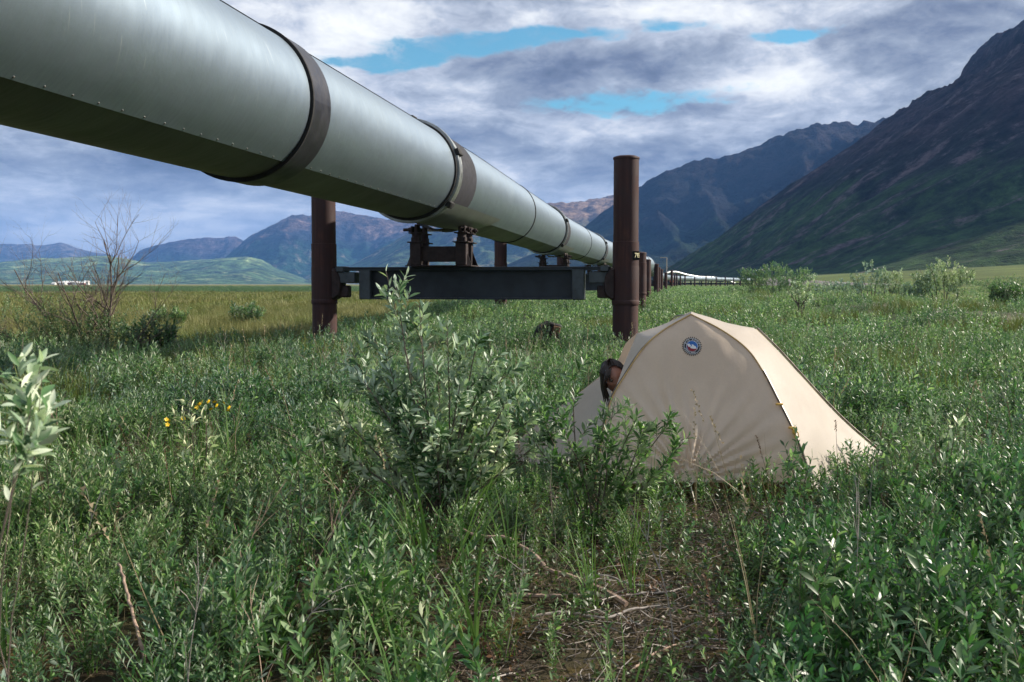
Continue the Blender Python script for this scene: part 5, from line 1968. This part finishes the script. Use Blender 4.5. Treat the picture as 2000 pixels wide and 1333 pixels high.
def in_tent(x, y):
    f = (y > 5.93) & (y < 8.7) & (x > 0.45) & (x < 1.95)
    # vestibule triangles
    g = (y > 6.0) & (y < 8.3) & (np.abs(x - 1.27) < 1.5 - np.abs(y - 7.15) * 0.95)
    return f | g


def finish(x, y, keep, nvar, smin, smax, tilt=0.18, z0=-0.02, sc=None):
    k = keep & ~in_tent(x, y)
    x, y = x[k], y[k]
    z = gz(x, y) + z0
    n_ = len(x)
    rot = np.stack([NPR.normal(0, tilt, n_), NPR.normal(0, tilt, n_), NPR.uniform(0, 6.28, n_)], 1)
    s_ = NPR.uniform(smin, smax, n_)
    if sc is not None:
        s_ = s_ * sc[k]
    return np.stack([x, y, z], 1), rot, s_, NPR.integers(0, nvar, n_)


def rnd_keep(pr):
    return NPR.random(len(pr)) < pr


def height_field(x, y):
    """how tall the scrub grows: hollows and humps, lower right in front of the tent"""
    h = 0.80 + 0.34 * vn(x, y, 2.6, 21) + 0.24 * vn(x, y, 0.9, 22)
    low = np.exp(-(((x - 1.35) / 0.8) ** 2 + ((y - 5.35) / 0.55) ** 2))
    h = h * (1 - 0.66 * low)
    low2 = np.exp(-(((x - 0.5) / 1.0) ** 2 + ((y - 3.8) / 1.2) ** 2))
    h = h * (1 - 0.45 * low2)
    low3 = np.exp(-(((x - 2.5) / 0.85) ** 2 + ((y - 6.0) / 0.75) ** 2))
    h = h * (1 - 0.62 * low3)
    low4 = np.exp(-(((x - 1.75) / 0.6) ** 2 + ((y - 4.6) / 0.6) ** 2))
    h = h * (1 - 0.35 * low4)
    low5 = np.exp(-(((x - 0.15) / 0.5) ** 2 + ((y - 6.5) / 0.8) ** 2))
    h = h * (1 - 0.65 * low5)
    # hump of tall broad-leaved willow, right foreground
    hi_ = np.exp(-(((x - 2.6) / 1.0) ** 2 + ((y - 4.6) / 1.0) ** 2))
    h = h * (1 + 0.35 * hi_)
    h = h * (1 - 0.35 * sstep(-x, 0.6, 1.2) * (1 - sstep(y, 4.2, 5.2)))
    # low hollow on the left where bare stones show
    lw = np.exp(-(((x + 2.6) / 1.2) ** 2 + ((y - 6.6) / 0.7) ** 2))
    return np.clip(h * (1 - 0.6 * lw), 0.25, 1.3)


# near narrow-leaved willow
x, y = wedge(2.2, 10.5, 120)
x2, y2 = wedge(10.5, 21, 55)
x = np.concatenate([x, x2]); y = np.concatenate([y, y2])
sm = soil_mask(x, y); md_ = meadow_mask(x, y); tk = track_mask(x, y)
right_fg = sstep(x - 0.30 * (y - 3), 0.55, 1.0) * (1 - sstep(y, 5.3, 6.2))
patch = np.clip(0.72 + 0.70 * vn(x, y, 1.3, 31), 0.18, 1)
keep = rnd_keep((1 - sm) ** 1.2 * (1 - md_) * (1 - tk) * (1 - 0.8 * right_fg) * patch)
P, r_, s_, ix = finish(x, y, keep, 14, 0.75, 1.2, 0.2, -0.02, height_field(x, y))
scatter('willow_scrub', S_['willow'], P, r_, s_, ix, 'dense knee-high grey green willow scrub covering the near ground')

# broad-leaved willow, right foreground and some on the left
x, y = wedge(2.2, 9.0, 150)
sm = soil_mask(x, y)
right_fg = sstep(x - 0.30 * (y - 3), 0.50, 1.0) * (1 - sstep(y, 5.6, 6.6))
leftb = 0.28 * sstep(vn(x, y, 1.6, 33), 0.1, 0.6) * (1 - right_fg)
keep = rnd_keep((right_fg + leftb) * (1 - sm))
P, r_, s_, ix = finish(x, y, keep, 12, 0.85, 1.35, 0.2, -0.02, height_field(x, y))
scatter('broad_willow_scrub', S_['willow_b'], P, r_, s_, ix, 'glossy broad-leaved willow scrub filling the right foreground')

# clumps farther off, right of the meadow
x, y = wedge(19, 62, 2.6)
md_ = meadow_mask(x, y); tk = track_mask(x, y)
fieldm = sstep(x - 0.0, 14.5, 18) * sstep(y, 20, 30)
ragged = np.clip(0.75 + 0.5 * vn(x, y, 5, 41), 0.2, 1)
keep = rnd_keep((1 - md_) * (1 - tk) * (1 - 0.75 * fieldm) * ragged)
P, r_, s_, ix = finish(x, y, keep, 8, 0.6, 1.15, 0.1, -0.03, np.clip(0.85 + 0.5 * vn(x, y, 4.2, 71) - 0.3 * sstep(x, 8, 12), 0.35, 1.4))
scatter('willow_thicket', S_['clump'], P, r_, s_, ix, 'low willow thicket on both sides of the row of posts')

# darker and grassier patches in the middle distance
x, y = wedge(9, 60, 2.2)
keep = rnd_keep((1 - meadow_mask(x, y)) * (1 - track_mask(x, y)) * (vn(x * 0.7, y * 0.5, 3.3, 81) > 0.25) * np.clip(12.0 / np.hypot(x, y) + 0.4, 0, 1))
P, r_, s_, ix = finish(x, y, keep, 8, 0.45, 0.95, 0.15, -0.03)
scatter('dark_thicket', S_['clump_dark'], P, r_, s_, ix, 'darker broad leafed patches in the middle distance scrub')
x, y = wedge(7, 45, 5.0)
keep = rnd_keep((1 - meadow_mask(x, y)) * (1 - track_mask(x, y)) * (vn(x * 0.6, y * 0.4, 3.0, 82) > 0.28))
P, r_, s_, ix = finish(x, y, keep, 4, 0.9, 1.5, 0.12, -0.03)
scatter('scrub_grass', S_['sedge_g'], P, r_, s_, ix, 'yellow green grass patches breaking up the scrub')

# far scrub
x, y = wedge(58, 330, 0.22)
rightside = sstep(x - (-3.0 + 0.06 * y), 0, 4) * (1 - 0.85 * sstep(x - 0.24 * y, 0, 6))
leftband = sstep(y, 118, 150) * (1 - sstep(y, 240, 330)) * (x < 0) * 1.0
fld = 0.12 * sstep(x - 0.24 * y, 0, 6)
keep = rnd_keep(np.clip(rightside * 0.42 + leftband * 0.8 + fld * 0.5, 0, 1))
P, r_, s_, ix = finish(x, y, keep, 5, 0.7, 1.2, 0.05, -0.05)
s_ = s_ * np.where((P[:, 0] < 0) & (P[:, 1] > 110), 0.9, 0.75)
lb_ = (P[:, 0] < 0)
scatter('meadow_edge_brush', S_['clump_dark'], P[lb_], r_[lb_], s_[lb_] * 1.55, ix[lb_], 'dark brush along the far edge of the meadow')
P, r_, s_, ix = P[~lb_], r_[~lb_], s_[~lb_], ix[~lb_]
scatter('far_thicket', S_['far'], P, r_, s_, ix, 'distant willow scrub thinning out towards the hills')

# grass among the willows
x, y = wedge(2.2, 13, 22)
keep = rnd_keep(np.clip(0.12 + 0.60 * vn(x, y, 1.2, 51) + 0.35 * soil_mask(x, y), 0, 1) * (1 - 0.92 * soil_mask(x, y)))
P, r_, s_, ix = finish(x, y, keep, 8, 0.6, 1.2, 0.2)
scatter('grass', S_['grass'], P, r_, s_, ix, 'green grass blades growing up through the willows')
x, y = wedge(2.2, 20, 5)
keep = rnd_keep(np.clip(0.5 + 0.5 * vn(x, y, 1.5, 52), 0, 1) * (1 - meadow_mask(x, y)) * (1 - 0.8 * soil_mask(x, y)))
P, r_, s_, ix = finish(x, y, keep, 6, 0.7, 1.3, 0.25)
scatter('dry_grass', S_['straw'], P, r_, s_, ix, 'dry straw coloured stalks scattered among the scrub')
x, y = wedge(2.2, 14, 2.6)
keep = rnd_keep((1 - meadow_mask(x, y)) * np.clip(0.6 + 0.5 * vn(x, y, 2.0, 55), 0, 1))
P, r_, s_, ix = finish(x, y, keep, 6, 0.8, 1.3, 0.3)
scatter('dead_twigs', S_['twig'], P, r_, s_, ix, 'thin bleached dead twigs standing among the willows')
x, y = wedge(2.2, 8, 14)
keep = rnd_keep(1.0 * (vn(x, y, 0.9, 56) > 0.32) * (1 - soil_mask(x, y)) * (1 - sstep(x, 0.0, 0.5)))
P, r_, s_, ix = finish(x, y, keep, 5, 0.7, 1.15, 0.2)
scatter('tall_grass', S_['tall_grass'], P, r_, s_, ix, 'patches of taller broad grass blades in the near scrub')
x, y = wedge(2.2, 16, 2.2)
keep = rnd_keep(1.0 * (vn(x, y, 1.4, 57) > 0.1) * (1 - 0.7 * soil_mask(x, y)) * (1 - meadow_mask(x, y)))
P, r_, s_, ix = finish(x, y, keep, 5, 0.7, 1.2, 0.15)
scatter('seed_spikes', S_['spike'], P, r_, s_, ix, 'reddish brown seed spikes scattered through the scrub')
x, y = wedge(2.4, 7.5, 85)
sm = soil_mask(x, y)
keep = rnd_keep(np.clip(0.30 * sm + 0.16 + 0.4 * (vn(x, y, 0.6, 53) > 0.35), 0, 0.8) * np.clip(1.1 - 0.6 * sm, 0, 1))
P, r_, s_, ix = finish(x, y, keep, 6, 0.8, 1.6, 0.15)
scatter('low_herbs', S_['herb'], P, r_, s_, ix, 'small round-leaved herbs creeping over the ground')
x, y = wedge(2.4, 9, 16)
keep = rnd_keep(1.0 * (vn(x, y, 0.8, 54) > 0.30) * 0.8 * sstep(-x, -1.6, -0.6))
P, r_, s_, ix = finish(x, y, keep, 4, 0.7, 1.1, 0.15)
scatter('reddish_herbs', S_['herb_red'], P, r_, s_, ix, 'reddish brown low plants between the willows')
x, y = wedge(2.4, 6.6, 90)
keep = rnd_keep(np.clip(soil_mask(x, y) * 1.3, 0, 1))
P, r_, s_, ix = finish(x, y, keep, 6, 0.8, 1.4, 0.1, 0.0)
scatter('ground_litter', S_['litter'], P, r_, s_, ix, 'dead twigs and leaf litter on the bare patch')

# sedge meadow
x, y = wedge(12, 52, 7.0, -1.0, 0.2)
mk = meadow_mask(x, y)
keep = rnd_keep(mk)
P, r_, s_, ix = finish(x, y, keep, 6, 0.7, 1.15, 0.12)
sel = (vn(P[:, 0] * 0.4, P[:, 1], 7, 61) > 0.35)
scatter('sedge_meadow', S_['sedge'], P[~sel], r_[~sel], s_[~sel], ix[~sel], 'straw and olive coloured sedge of the open wet meadow')
scatter('green_sedge', S_['sedge_g'], P[sel], r_[sel], s_[sel], ix[sel] % 4, 'greener patches of sedge in the wet meadow')
x, y = wedge(50, 135, 0.42, -1.0, 0.1)
keep = rnd_keep(meadow_mask(x, y))
P, r_, s_, ix = finish(x, y, keep, 6, 0.7, 1.2, 0.05)
scatter('far_sedge', S_['sedge_far'], P, r_, s_, ix, 'far part of the sedge meadow')
x, y = wedge(24, 62, 1.6, 0.25, 1.0)
keep = rnd_keep(sstep(x, 11, 15) * 0.7 * (1 - track_mask(x, y)))
P, r_, s_, ix = finish(x, y, keep, 4, 0.8, 1.3, 0.1)
scatter('track_grass', S_['sedge_g'], P, r_, s_, ix, 'rough grass on both sides of the gravel track')


# ------------------------------------------------------------------ single shrubs one can point at
def bush(name, label, cat, base, stems, leafL, leafW, mats, seed, group=None, side_n=5, nl=16, rad=0.006, silver=0.3, side_len=0.32, start=0.3, lean=0.1, root=0.05):
    """several main stems (each a list of points or top offset) with leafy side twigs: wood and leaves as two parts"""
    r = random.Random(seed)
    e = empty(name, base)
    tag(e, label, cat, group)
    wood, lv = MB(), MB()
    for (tx, ty, tz) in stems:
        top = Vector((tx, ty, tz))
        a = r.uniform(0, 6.28)
        mid = top * 0.5 + Vector((math.cos(a), math.sin(a), 0)) * (lean * tz * 0.6)
        pts = [Vector((tx * root, ty * root, -0.05)), Vector((top.x * max(0.25, root), top.y * max(0.25, root), top.z * 0.25)) + (mid - top * .5) * 0.7, mid, top * 0.78 + (mid - top * .5) * 0.5, top]
        cur = curve(pts, 12)
        wood.tube(cur, [rad * (1.15 - 0.85 * i / 11) for i in range(12)], 5, 0, 0.5, cap=False)
        # leading shoot
        add_stem(lv, r, cur[-3], (cur[-1] - cur[-3]), (cur[-1] - cur[-3]).length * 1.0, int(nl * 0.6), leafL, leafW, 0.0, 0.05, rad * 0.35, silver, leafmi=0, stemmi=1, big_top=True)
        for k in range(side_n):
            t = start + (0.93 - start) * (k + r.random() * 0.7) / side_n
            f = t * 11; i = int(f)
            p = cur[i].lerp(cur[i + 1], f - i)
            a = r.uniform(0, 6.28)
            d = (cur[i + 1] - cur[i]).normalized() * 0.9 + Vector((math.cos(a), math.sin(a), r.uniform(0.0, 0.5))) * 0.75
            ln = side_len * tz * r.uniform(0.55, 1.1) * (1.15 - 0.5 * t)
            add_stem(lv, r, p, d, ln, nl, leafL, leafW, r.uniform(0, 0.25), 0.12, rad * 0.35, silver, leafmi=0, stemmi=1, big_top=True)
    wood.build('stems', mats[1], e)
    lv.build('leaves', [mats[0], mats[2]], e)
    return e


WS = [M['willow_silver'], M['bark'], M['stem']]
# tall willow in the middle foreground (its tips stand in front of the crossbeam)
bush('willow_bush', 'tall silvery willow bush in the middle foreground whose tips cross the dark crossbeam', 'willow', (-0.36, 5.15, 0.0),
     [(-0.30, 0.05, 1.33), (-0.24, -0.05, 1.27), (-0.12, 0.0, 1.15), (0.02, 0.06, 1.04), (0.19, -0.04, 1.02), (0.26, 0.08, 0.90), (-0.36, 0.02, 1.00), (-0.46, -0.05, 0.84), (-0.26, -0.1, 0.82),
      (0.38, -0.05, 0.72), (-0.6, 0.05, 0.62), (0.1, -0.2, 0.75), (-0.2, -0.22, 0.62), (0.5, 0.1, 0.6), (-0.05, 0.25, 0.85), (-0.50, 0.1, 0.92), (-0.40, -0.15, 0.78), (0.36, 0.1, 0.86), (0.44, -0.1, 0.66), (0.0, -0.3, 0.6), (-0.66, 0, 0.5), (0.58, -0.1, 0.5)],
     0.066, 0.020, WS, 3, side_n=12, nl=15, rad=0.0065, silver=0.52, side_len=0.25, start=0.15, lean=0.07)
bush('willow_bush', 'leafy green willow bush overlapping the left side of the tent', 'willow', (0.42, 4.95, 0.0),
     [(-0.12, 0.0, 0.86), (0.10, 0.05, 0.66), (0.22, 0.0, 0.62), (-0.30, 0.05, 0.66), (-0.20, -0.1, 0.62), (0.24, -0.08, 0.56), (0.40, 0.0, 0.60), (0.46, -0.05, 0.50), (-0.42, -0.05, 0.62), (0.05, -0.15, 0.55)],
     0.055, 0.016, [M['willow'], M['bark'], M['stem']], 9, side_n=12, nl=15, rad=0.005, silver=0.34, side_len=0.27, start=0.22, lean=0.08)
bush('willow_bush', 'willow with large white-backed leaves close to the camera at the left edge', 'willow', (-0.985, 1.62, 0.0),
     [(0.07, 0.0, 1.20), (0.17, 0.10, 1.09), (-0.02, 0.14, 1.15), (0.12, 0.2, 1.10), (0.04, -0.06, 1.13), (0.19, 0.02, 1.05), (-0.08, 0.02, 1.17), (0.06, .26, 1.15)],
     0.045, 0.016, WS, 14, side_n=6, nl=7, rad=0.002, silver=0.85, side_len=0.085, start=0.88, lean=0.05, root=1.0)
for (bx_, by_, hh, sd_, lab) in ((-0.95, 4.2, 0.62, 31, 'small pale willow shoot cluster left of the tall central willow'),
                                 (-1.75, 5.4, 0.66, 32, 'upright silvery willow shoots beside the yellow flowers'),
                                 (1.50, 5.15, 0.42, 33, 'small broad-leaved shoots in front of the tent hem'),
                                 (1.98, 5.15, 0.52, 34, 'leafy willow shoots in front of the right tent corner'),
                                 (2.35, 5.3, 0.62, 35, 'grey willow shoots right of the tent corner'),
                                 (0.95, 3.1, 0.50, 36, 'young pointed-leaf willow at the right edge of the bare patch')):
    bush('willow_shoots', lab, 'willow', (bx_, by_, 0), [(0.08 * math.cos(q * 1.9 + sd_), 0.08 * math.sin(q * 1.9 + sd_), hh * (0.75 + 0.06 * q)) for q in range(5)],
         0.052, 0.017, [M['willow'] if sd_ not in (32, 35) else M['willow_silver'], M['bark'], M['stem']], sd_, side_n=3, nl=9, rad=0.0035, silver=0.3, side_len=0.28, start=0.35,
         group='single willow shoots')


# half-dead willow on the left, bare twigs standing above a dark leafy foot
def twiggy(mb, r, p, d, ln, rad, depth, tips):
    n_ = 5
    pts = [Vector(p)]
    dd = Vector(d).normalized()
    for i in range(n_):
        dd = (dd + Vector((r.uniform(-.22, .22), r.uniform(-.22, .22), r.uniform(-.08, .16)))).normalized()
        pts.append(pts[-1] + dd * ln / n_)
    mb.tube(pts, [rad * (1 - 0.6 * i / n_) for i in range(n_ + 1)], 4 if depth < 2 else 3, 0, 0.5, cap=False)
    tips.append((pts[-1], dd))
    if depth < 3:
        for k in range((8, 6, 4)[depth]):
            i = r.randint(1, n_ - 1 + 1 * (depth > 0))
            i = min(i, n_)
            a = r.uniform(0, 6.28)
            o_ = dd.orthogonal().normalized()
            o2 = dd.cross(o_)
            side = o_ * math.cos(a) + o2 * math.sin(a)
            nd = (dd * 0.75 + side * r.uniform(0.5, 0.95) + Vector((0, 0, 0.15))).normalized()
            twiggy(mb, r, pts[i], nd, ln * r.uniform(0.38, 0.62), rad * (1 - 0.6 * i / n_) * 0.66, depth + 1, tips)


r = random.Random(23)
db = empty('bare_willow', (-6.95, 16.6, 0.0))
tag(db, 'half dead willow on the left with bare grey twigs above a dark leafy foot', 'willow')
wood = MB(); tips = []
for (p0, d, ln, rd_w) in (((0.1, 0, 0), (0.06, 0, 1), 2.0, 0.024), ((0.15, 0.05, 0), (0.34, 0.1, 1), 1.75, 0.02), ((-0.1, 0, 0), (-0.38, -0.1, 0.9), 1.6, 0.018),
                          ((-0.3, 0, 0), (-0.95, 0.1, 0.62), 1.8, 0.018), ((-0.5, 0.1, 0), (-1.0, 0.0, 0.30), 1.6, 0.017), ((0.5, 0.1, 0.0), (0.55, 0, 0.75), 1.2, 0.014), ((0.0, 0.1, 0), (-0.05, 0.1, 1), 1.7, 0.018)):
    twiggy(wood, r, p0, d, ln, rd_w, 0, tips)
wood.build('branches', M['bark_grey'] if False else M['bark'], db)
lv = MB()
for k in range(420):
    a = r.uniform(0, 6.28); q = math.sqrt(r.random())
    p0 = Vector((-0.25 + math.cos(a) * q * 0.85, math.sin(a) * q * 0.4, r.uniform(0.05, 0.85 - 0.4 * q)))
    add_stem(lv, r, p0, (math.cos(a) * 0.5, math.sin(a) * 0.5, 1), r.uniform(0.18, 0.36), 14, 0.055, 0.017, 0.2, 0.1, 0.002, 0.1)
for k in range(120):
    p0 = Vector((r.uniform(-1.5, -0.4), r.uniform(-.3, .3), r.uniform(0.45, 0.95)))
    add_stem(lv, r, p0, (r.uniform(-.4, .4), r.uniform(-.4, .4), 1), r.uniform(0.12, 0.24), 8, 0.055, 0.018, 0.2, 0.1, 0.002, 0.8)
for k in range(16):
    p0 = Vector((r.uniform(0.3, 1.1), r.uniform(-.2, .2), r.uniform(0.35, 0.85)))
    add_stem(lv, r, p0, (r.uniform(-.4, .4), r.uniform(-.4, .4), 1), r.uniform(0.12, 0.2), 7, 0.05, 0.016, 0.2, 0.1, 0.002, 0.6)
lv.build('leaves', [M['willow'], M['stem']], db)


# small willow trees beyond the gravel track
def small_tree(label, base, h, wd, seed, leaves=120, silver=0.5, open_=True):
    r = random.Random(seed)
    e = empty('willow_tree', base)
    tag(e, label, 'willow', 'willows beyond the gravel track')
    wood, lv = MB(), MB()
    ntr = 5
    for k in range(ntr):
        fx = (k / (ntr - 1) - 0.5)
        top = Vector((fx * wd * 0.8 + r.uniform(-.1, .1), r.uniform(-.3, .3) * wd * 0.5, h * r.uniform(0.72, 0.98)))
        cur = curve([Vector((fx * 0.3 * wd, 0, -0.1)), Vector((fx * 0.45 * wd + r.uniform(-.12, .12), r.uniform(-.1, .1), h * 0.35)), Vector((fx * 0.6 * wd, r.uniform(-.1, .1), h * 0.6)), top], 9)
        wood.tube(cur, [0.03 * (1.1 - 0.9 * i / 8) for i in range(9)], 5, 0, .5, cap=False)
    for k in range(int(leaves * 1.7)):
        u = r.uniform(-1, 1)
        lo = 0.30 if open_ else 0.03
        top_ = 1.0 - 0.30 * u * u - 0.10 * math.sin(u * 7 + seed)
        zz_ = h * (lo + (top_ - lo) * r.random() ** 0.75)
        p0 = Vector((u * wd * 0.5 * (0.7 + 0.3 * zz_ / h), r.uniform(-.35, .35) * wd * (1 - 0.5 * abs(u)), zz_))
        if open_ and mn.noise(p0 * 2.2 + Vector((seed, 0, 0))) < -0.16:
            continue
        add_stem(lv, r, p0 - Vector((0, 0, 0.1)), (u * 0.5 + r.uniform(-.3, .3), r.uniform(-.4, .4), 1), r.uniform(0.18, 0.40), 12, 0.12, 0.046, 0.2, 0.1, 0.004, silver)
    wood.build('stems', M['bark'], e)
    lv.build('leaves', [M['willow_silver'] if silver > 0.4 else M['willow'], M['stem']], e)
    return e


def at_ground(px, Y):
    x, y, z = W(px, 555, Y)
    return (x, y, g1(x, y))


small_tree('largest pale leafed willow tree beyond the gravel track', at_ground(1842, 44), 1.95, 2.5, 5, 260, 0.5)
small_tree('leaning pale willow tree left of the largest one beyond the track', at_ground(1700, 50), 1.95, 1.9, 6, 130, 0.5)
small_tree('slim pale willow tree between the leaning one and the largest one', at_ground(1742, 48), 1.75, 1.1, 7, 90, 0.5)
small_tree('low willow at the left foot of the largest pale tree', at_ground(1782, 44), 0.95, 0.9, 8, 60, 0.5, False)
small_tree('dark dense round willow at the right edge beyond the track', at_ground(1968, 40), 1.15, 1.4, 9, 160, 0.2, False)
small_tree('long low pale willow hedge left of the leaning tree', at_ground(1635, 52), 1.0, 2.4, 10, 130, 0.5, False)
small_tree('broad grey willow mound in front of the near road bend', at_ground(1512, 60), 1.75, 4.4, 11, 330, 0.35, False)
small_tree('small willow beside the road bend, right of the broad mound', at_ground(1572, 62), 1.65, 1.6, 12, 110, 0.5)
small_tree('purple grey thicket at the right edge before the road', at_ground(1975, 110), 1.9, 8.0, 13, 260, 0.2, False)
small_tree('white-topped willow tuft standing at the edge of the near scrub', at_ground(1562, 30), 1.0, 0.7, 14, 40, 0.9)
for k, (px, Yk, hk) in enumerate(((480, 30, 0.55), (330, 28, 0.45), (290, 17.5, 0.5))):
    small_tree(('dark low bush near the left post in the meadow', 'middle one of the small bushes in the meadow', 'small dark bush right of the half dead willow')[k], at_ground(px, Yk), hk, 0.9, 40 + k, 40, 0.15, False)


# yellow cinquefoil beside the willows
fl_ = empty('flowering_plant', (-2.0, 5.9, 0.0))
tag(fl_, 'low bushy plant with bright yellow five-petalled flowers left of the central willow', 'flowering plant')
r = random.Random(77)
g = MB()
ymat = simple('yellow_petal', (0.85, 0.55, 0.02), 0.5, 0, 0.1)
for k in range(40):
    a = r.uniform(0, 6.28); q = r.uniform(0, .25)
    add_stem(g, r, (math.cos(a) * q, math.sin(a) * q, 0), (math.cos(a) * .3, math.sin(a) * .3, 1), r.uniform(.3, .52), 22, .022, .007, .15, .2, .0015, .0)
g.build('leaves', [M['herb'], M['stem']], fl_)
pm = MB()
for k in range(5):
    a = k * 2 * math.pi / 5
    d = Vector((math.cos(a), math.sin(a), .25)); s2 = Vector((-math.sin(a), math.cos(a), 0))
    vs = [Vector((0, 0, 0)), d * .008 + s2 * .006, d * .014 + s2 * .005, d * .016, d * .014 - s2 * .005, d * .008 - s2 * .006]
    pm.add(vs, [(0, 1, 2, 3, 4, 5)])
pmesh = pm.mesh('flower', ymat)
for (px, py) in ((390, 790), (408, 785), (424, 793), (448, 797), (376, 801), (401, 798), (325, 820), (327, 830), (358, 818), (412, 800), (437, 788), (384, 796), (419, 786), (445, 803), (395, 786), (329, 823)):
    q = Vector(W(px, py, 5.75 + r.uniform(-.1, .1)))
    f = inst('flower', pmesh, fl_, tuple(q - Vector(fl_.location)), (R(50) + r.uniform(-.3, .3), r.uniform(-.4, .4), r.uniform(0, 6)))
    f.scale = (0.85, 0.85, 0.85)

# single seed stalks
for k, (px, py0, py1, Yk, lab) in enumerate(((1632, 822, 960, 5.7, 'thin dark grass stalk standing in front of the pale tent side'), (1655, 905, 965, 5.7, 'short dark seed stalk near the right tent corner'),
                                             (1540, 895, 960, 5.6, 'red brown dock stalk in front of the tent corner'), (290, 1060, 1330, 3.5, 'tall pale horsetail stalk in the left foreground'),
                                             (1390, 925, 985, 5.5, 'small dark weed stalk before the middle of the tent hem'))):
    p1 = Vector(W(px, py0, Yk)); p0 = Vector((p1.x + 0.02, p1.y, g1(p1.x, p1.y)))
    e = empty('seed_stalk', tuple(p0)); tag(e, lab, 'stalk')
    mb = MB().tube([(0, 0, 0), tuple((p1 - p0) * 0.5 + Vector((0.006, 0, 0))), tuple(p1 - p0)], [0.002, 0.0015, 0.001], 4)
    mb.build('stalk', M['bark_red'] if k != 3 else M['stem'], e)
    hd = MB(); r = random.Random(k)
    for q in range(26):
        c = (p1 - p0) + Vector((r.uniform(-.006, .006), r.uniform(-.006, .006), -r.uniform(0, .07)))
        vs, fs = leaf_geo(c, Vector((r.uniform(-1, 1), r.uniform(-1, 1), 1.2)), Vector((0, 0, 1)), .012, .005)
        hd.add(vs, fs, 0, r.random())
    hd.build('seed_head', M['herb_red'] if k != 3 else M['herb'], e)

# ------------------------------------------------------------------ dead branches on the bare patch
def gpt(px, py, lift=0.03):
    Yg = EYE * F / (py - 555)
    Yg *= 1.0
    x, y, z = W(px, py, Yg)
    return (x, y, g1(x, y) + lift)


def branch(label, pts, r0, r1, material, lifts=None, twigs=()):
    P = [Vector(gpt(px, py, l)) for (px, py), l in zip(pts, lifts or [0.03] * len(pts))]
    o0 = P[0].copy()
    e = empty('dead_branch', tuple(o0)); tag(e, label, 'branch', 'dead branches on the bare patch')
    r0 *= 1.45; r1 *= 1.45
    cur = curve([p_ - o0 for p_ in P], 22)
    rr = random.Random(len(label))
    cur = [c + Vector((rr.uniform(-.004, .004), rr.uniform(-.004, .004), rr.uniform(-.003, .003))) for c in cur]
    MB().tube(cur, [r0 + (r1 - r0) * i / 21 + rr.uniform(-.0005, .0007) for i in range(22)], 7).build('limb', material, e)
    for (tp, tr) in twigs:
        Q = [Vector(gpt(px, py, 0.04)) - o0 for (px, py) in tp]
        MB().tube(curve(Q, 12), [tr * (1 - 0.05 * i) for i in range(12)], 5).build('twig', material, e)
    return e


branch('thickest reddish dead branch arching across the bare patch', [(850, 1062), (925, 1098), (985, 1102), (1040, 1122), (1070, 1146), (1125, 1155), (1180, 1175), (1225, 1188)], 0.003, 0.0085, M['bark_pale'], [.12, .10, .10, .08, .06, .05, .04, .02],
       [([(1070, 1146), (1020, 1148), (975, 1152)], 0.006), ([(975, 1152), (940, 1165), (905, 1188)], 0.005), ([(985, 1102), (1005, 1120), (1030, 1160)], 0.002), ([(850, 1062), (840, 1045)], 0.002)])
branch('straight pale dead branch lying below the thickest one', [(978, 1184), (1040, 1182), (1100, 1183), (1140, 1178), (1185, 1177)], 0.0065, 0.005, M['bark_pale'])
branch('thin curved twig fallen at the front of the branch pile', [(1040, 1222), (1100, 1213), (1150, 1220), (1185, 1223), (1230, 1206), (1290, 1197)], 0.004, 0.003, M['bark_grey'])
branch('forked grey twig to the right of the thickest branch', [(1130, 1150), (1160, 1138), (1200, 1142), (1230, 1153), (1268, 1155), (1292, 1170)], 0.003, 0.003, M['bark_grey'], None,
       [([(1268, 1155), (1275, 1180)], 0.002), ([(1180, 1139), (1183, 1165)], 0.002)])
branch('long pale twig pointing right from the branch pile', [(1200, 1182), (1240, 1173), (1300, 1168), (1345, 1155), (1385, 1145)], 0.003, 0.002, M['bark_grey'])
branch('bleached arched stick at the bottom of the bare patch', [(1230, 1332), (1270, 1300), (1310, 1280), (1340, 1277)], 0.003, 0.002, M['bark_pale'])
branch('orange brown stick leaning in the lower left foreground', [(235, 1215), (262, 1270), (290, 1333)], 0.003, 0.0045, M['bark_pale'], [.22, .12, .02])

print('objects', len(bpy.data.objects), 'tris', sum(len(m_.polygons) for m_ in bpy.data.meshes))
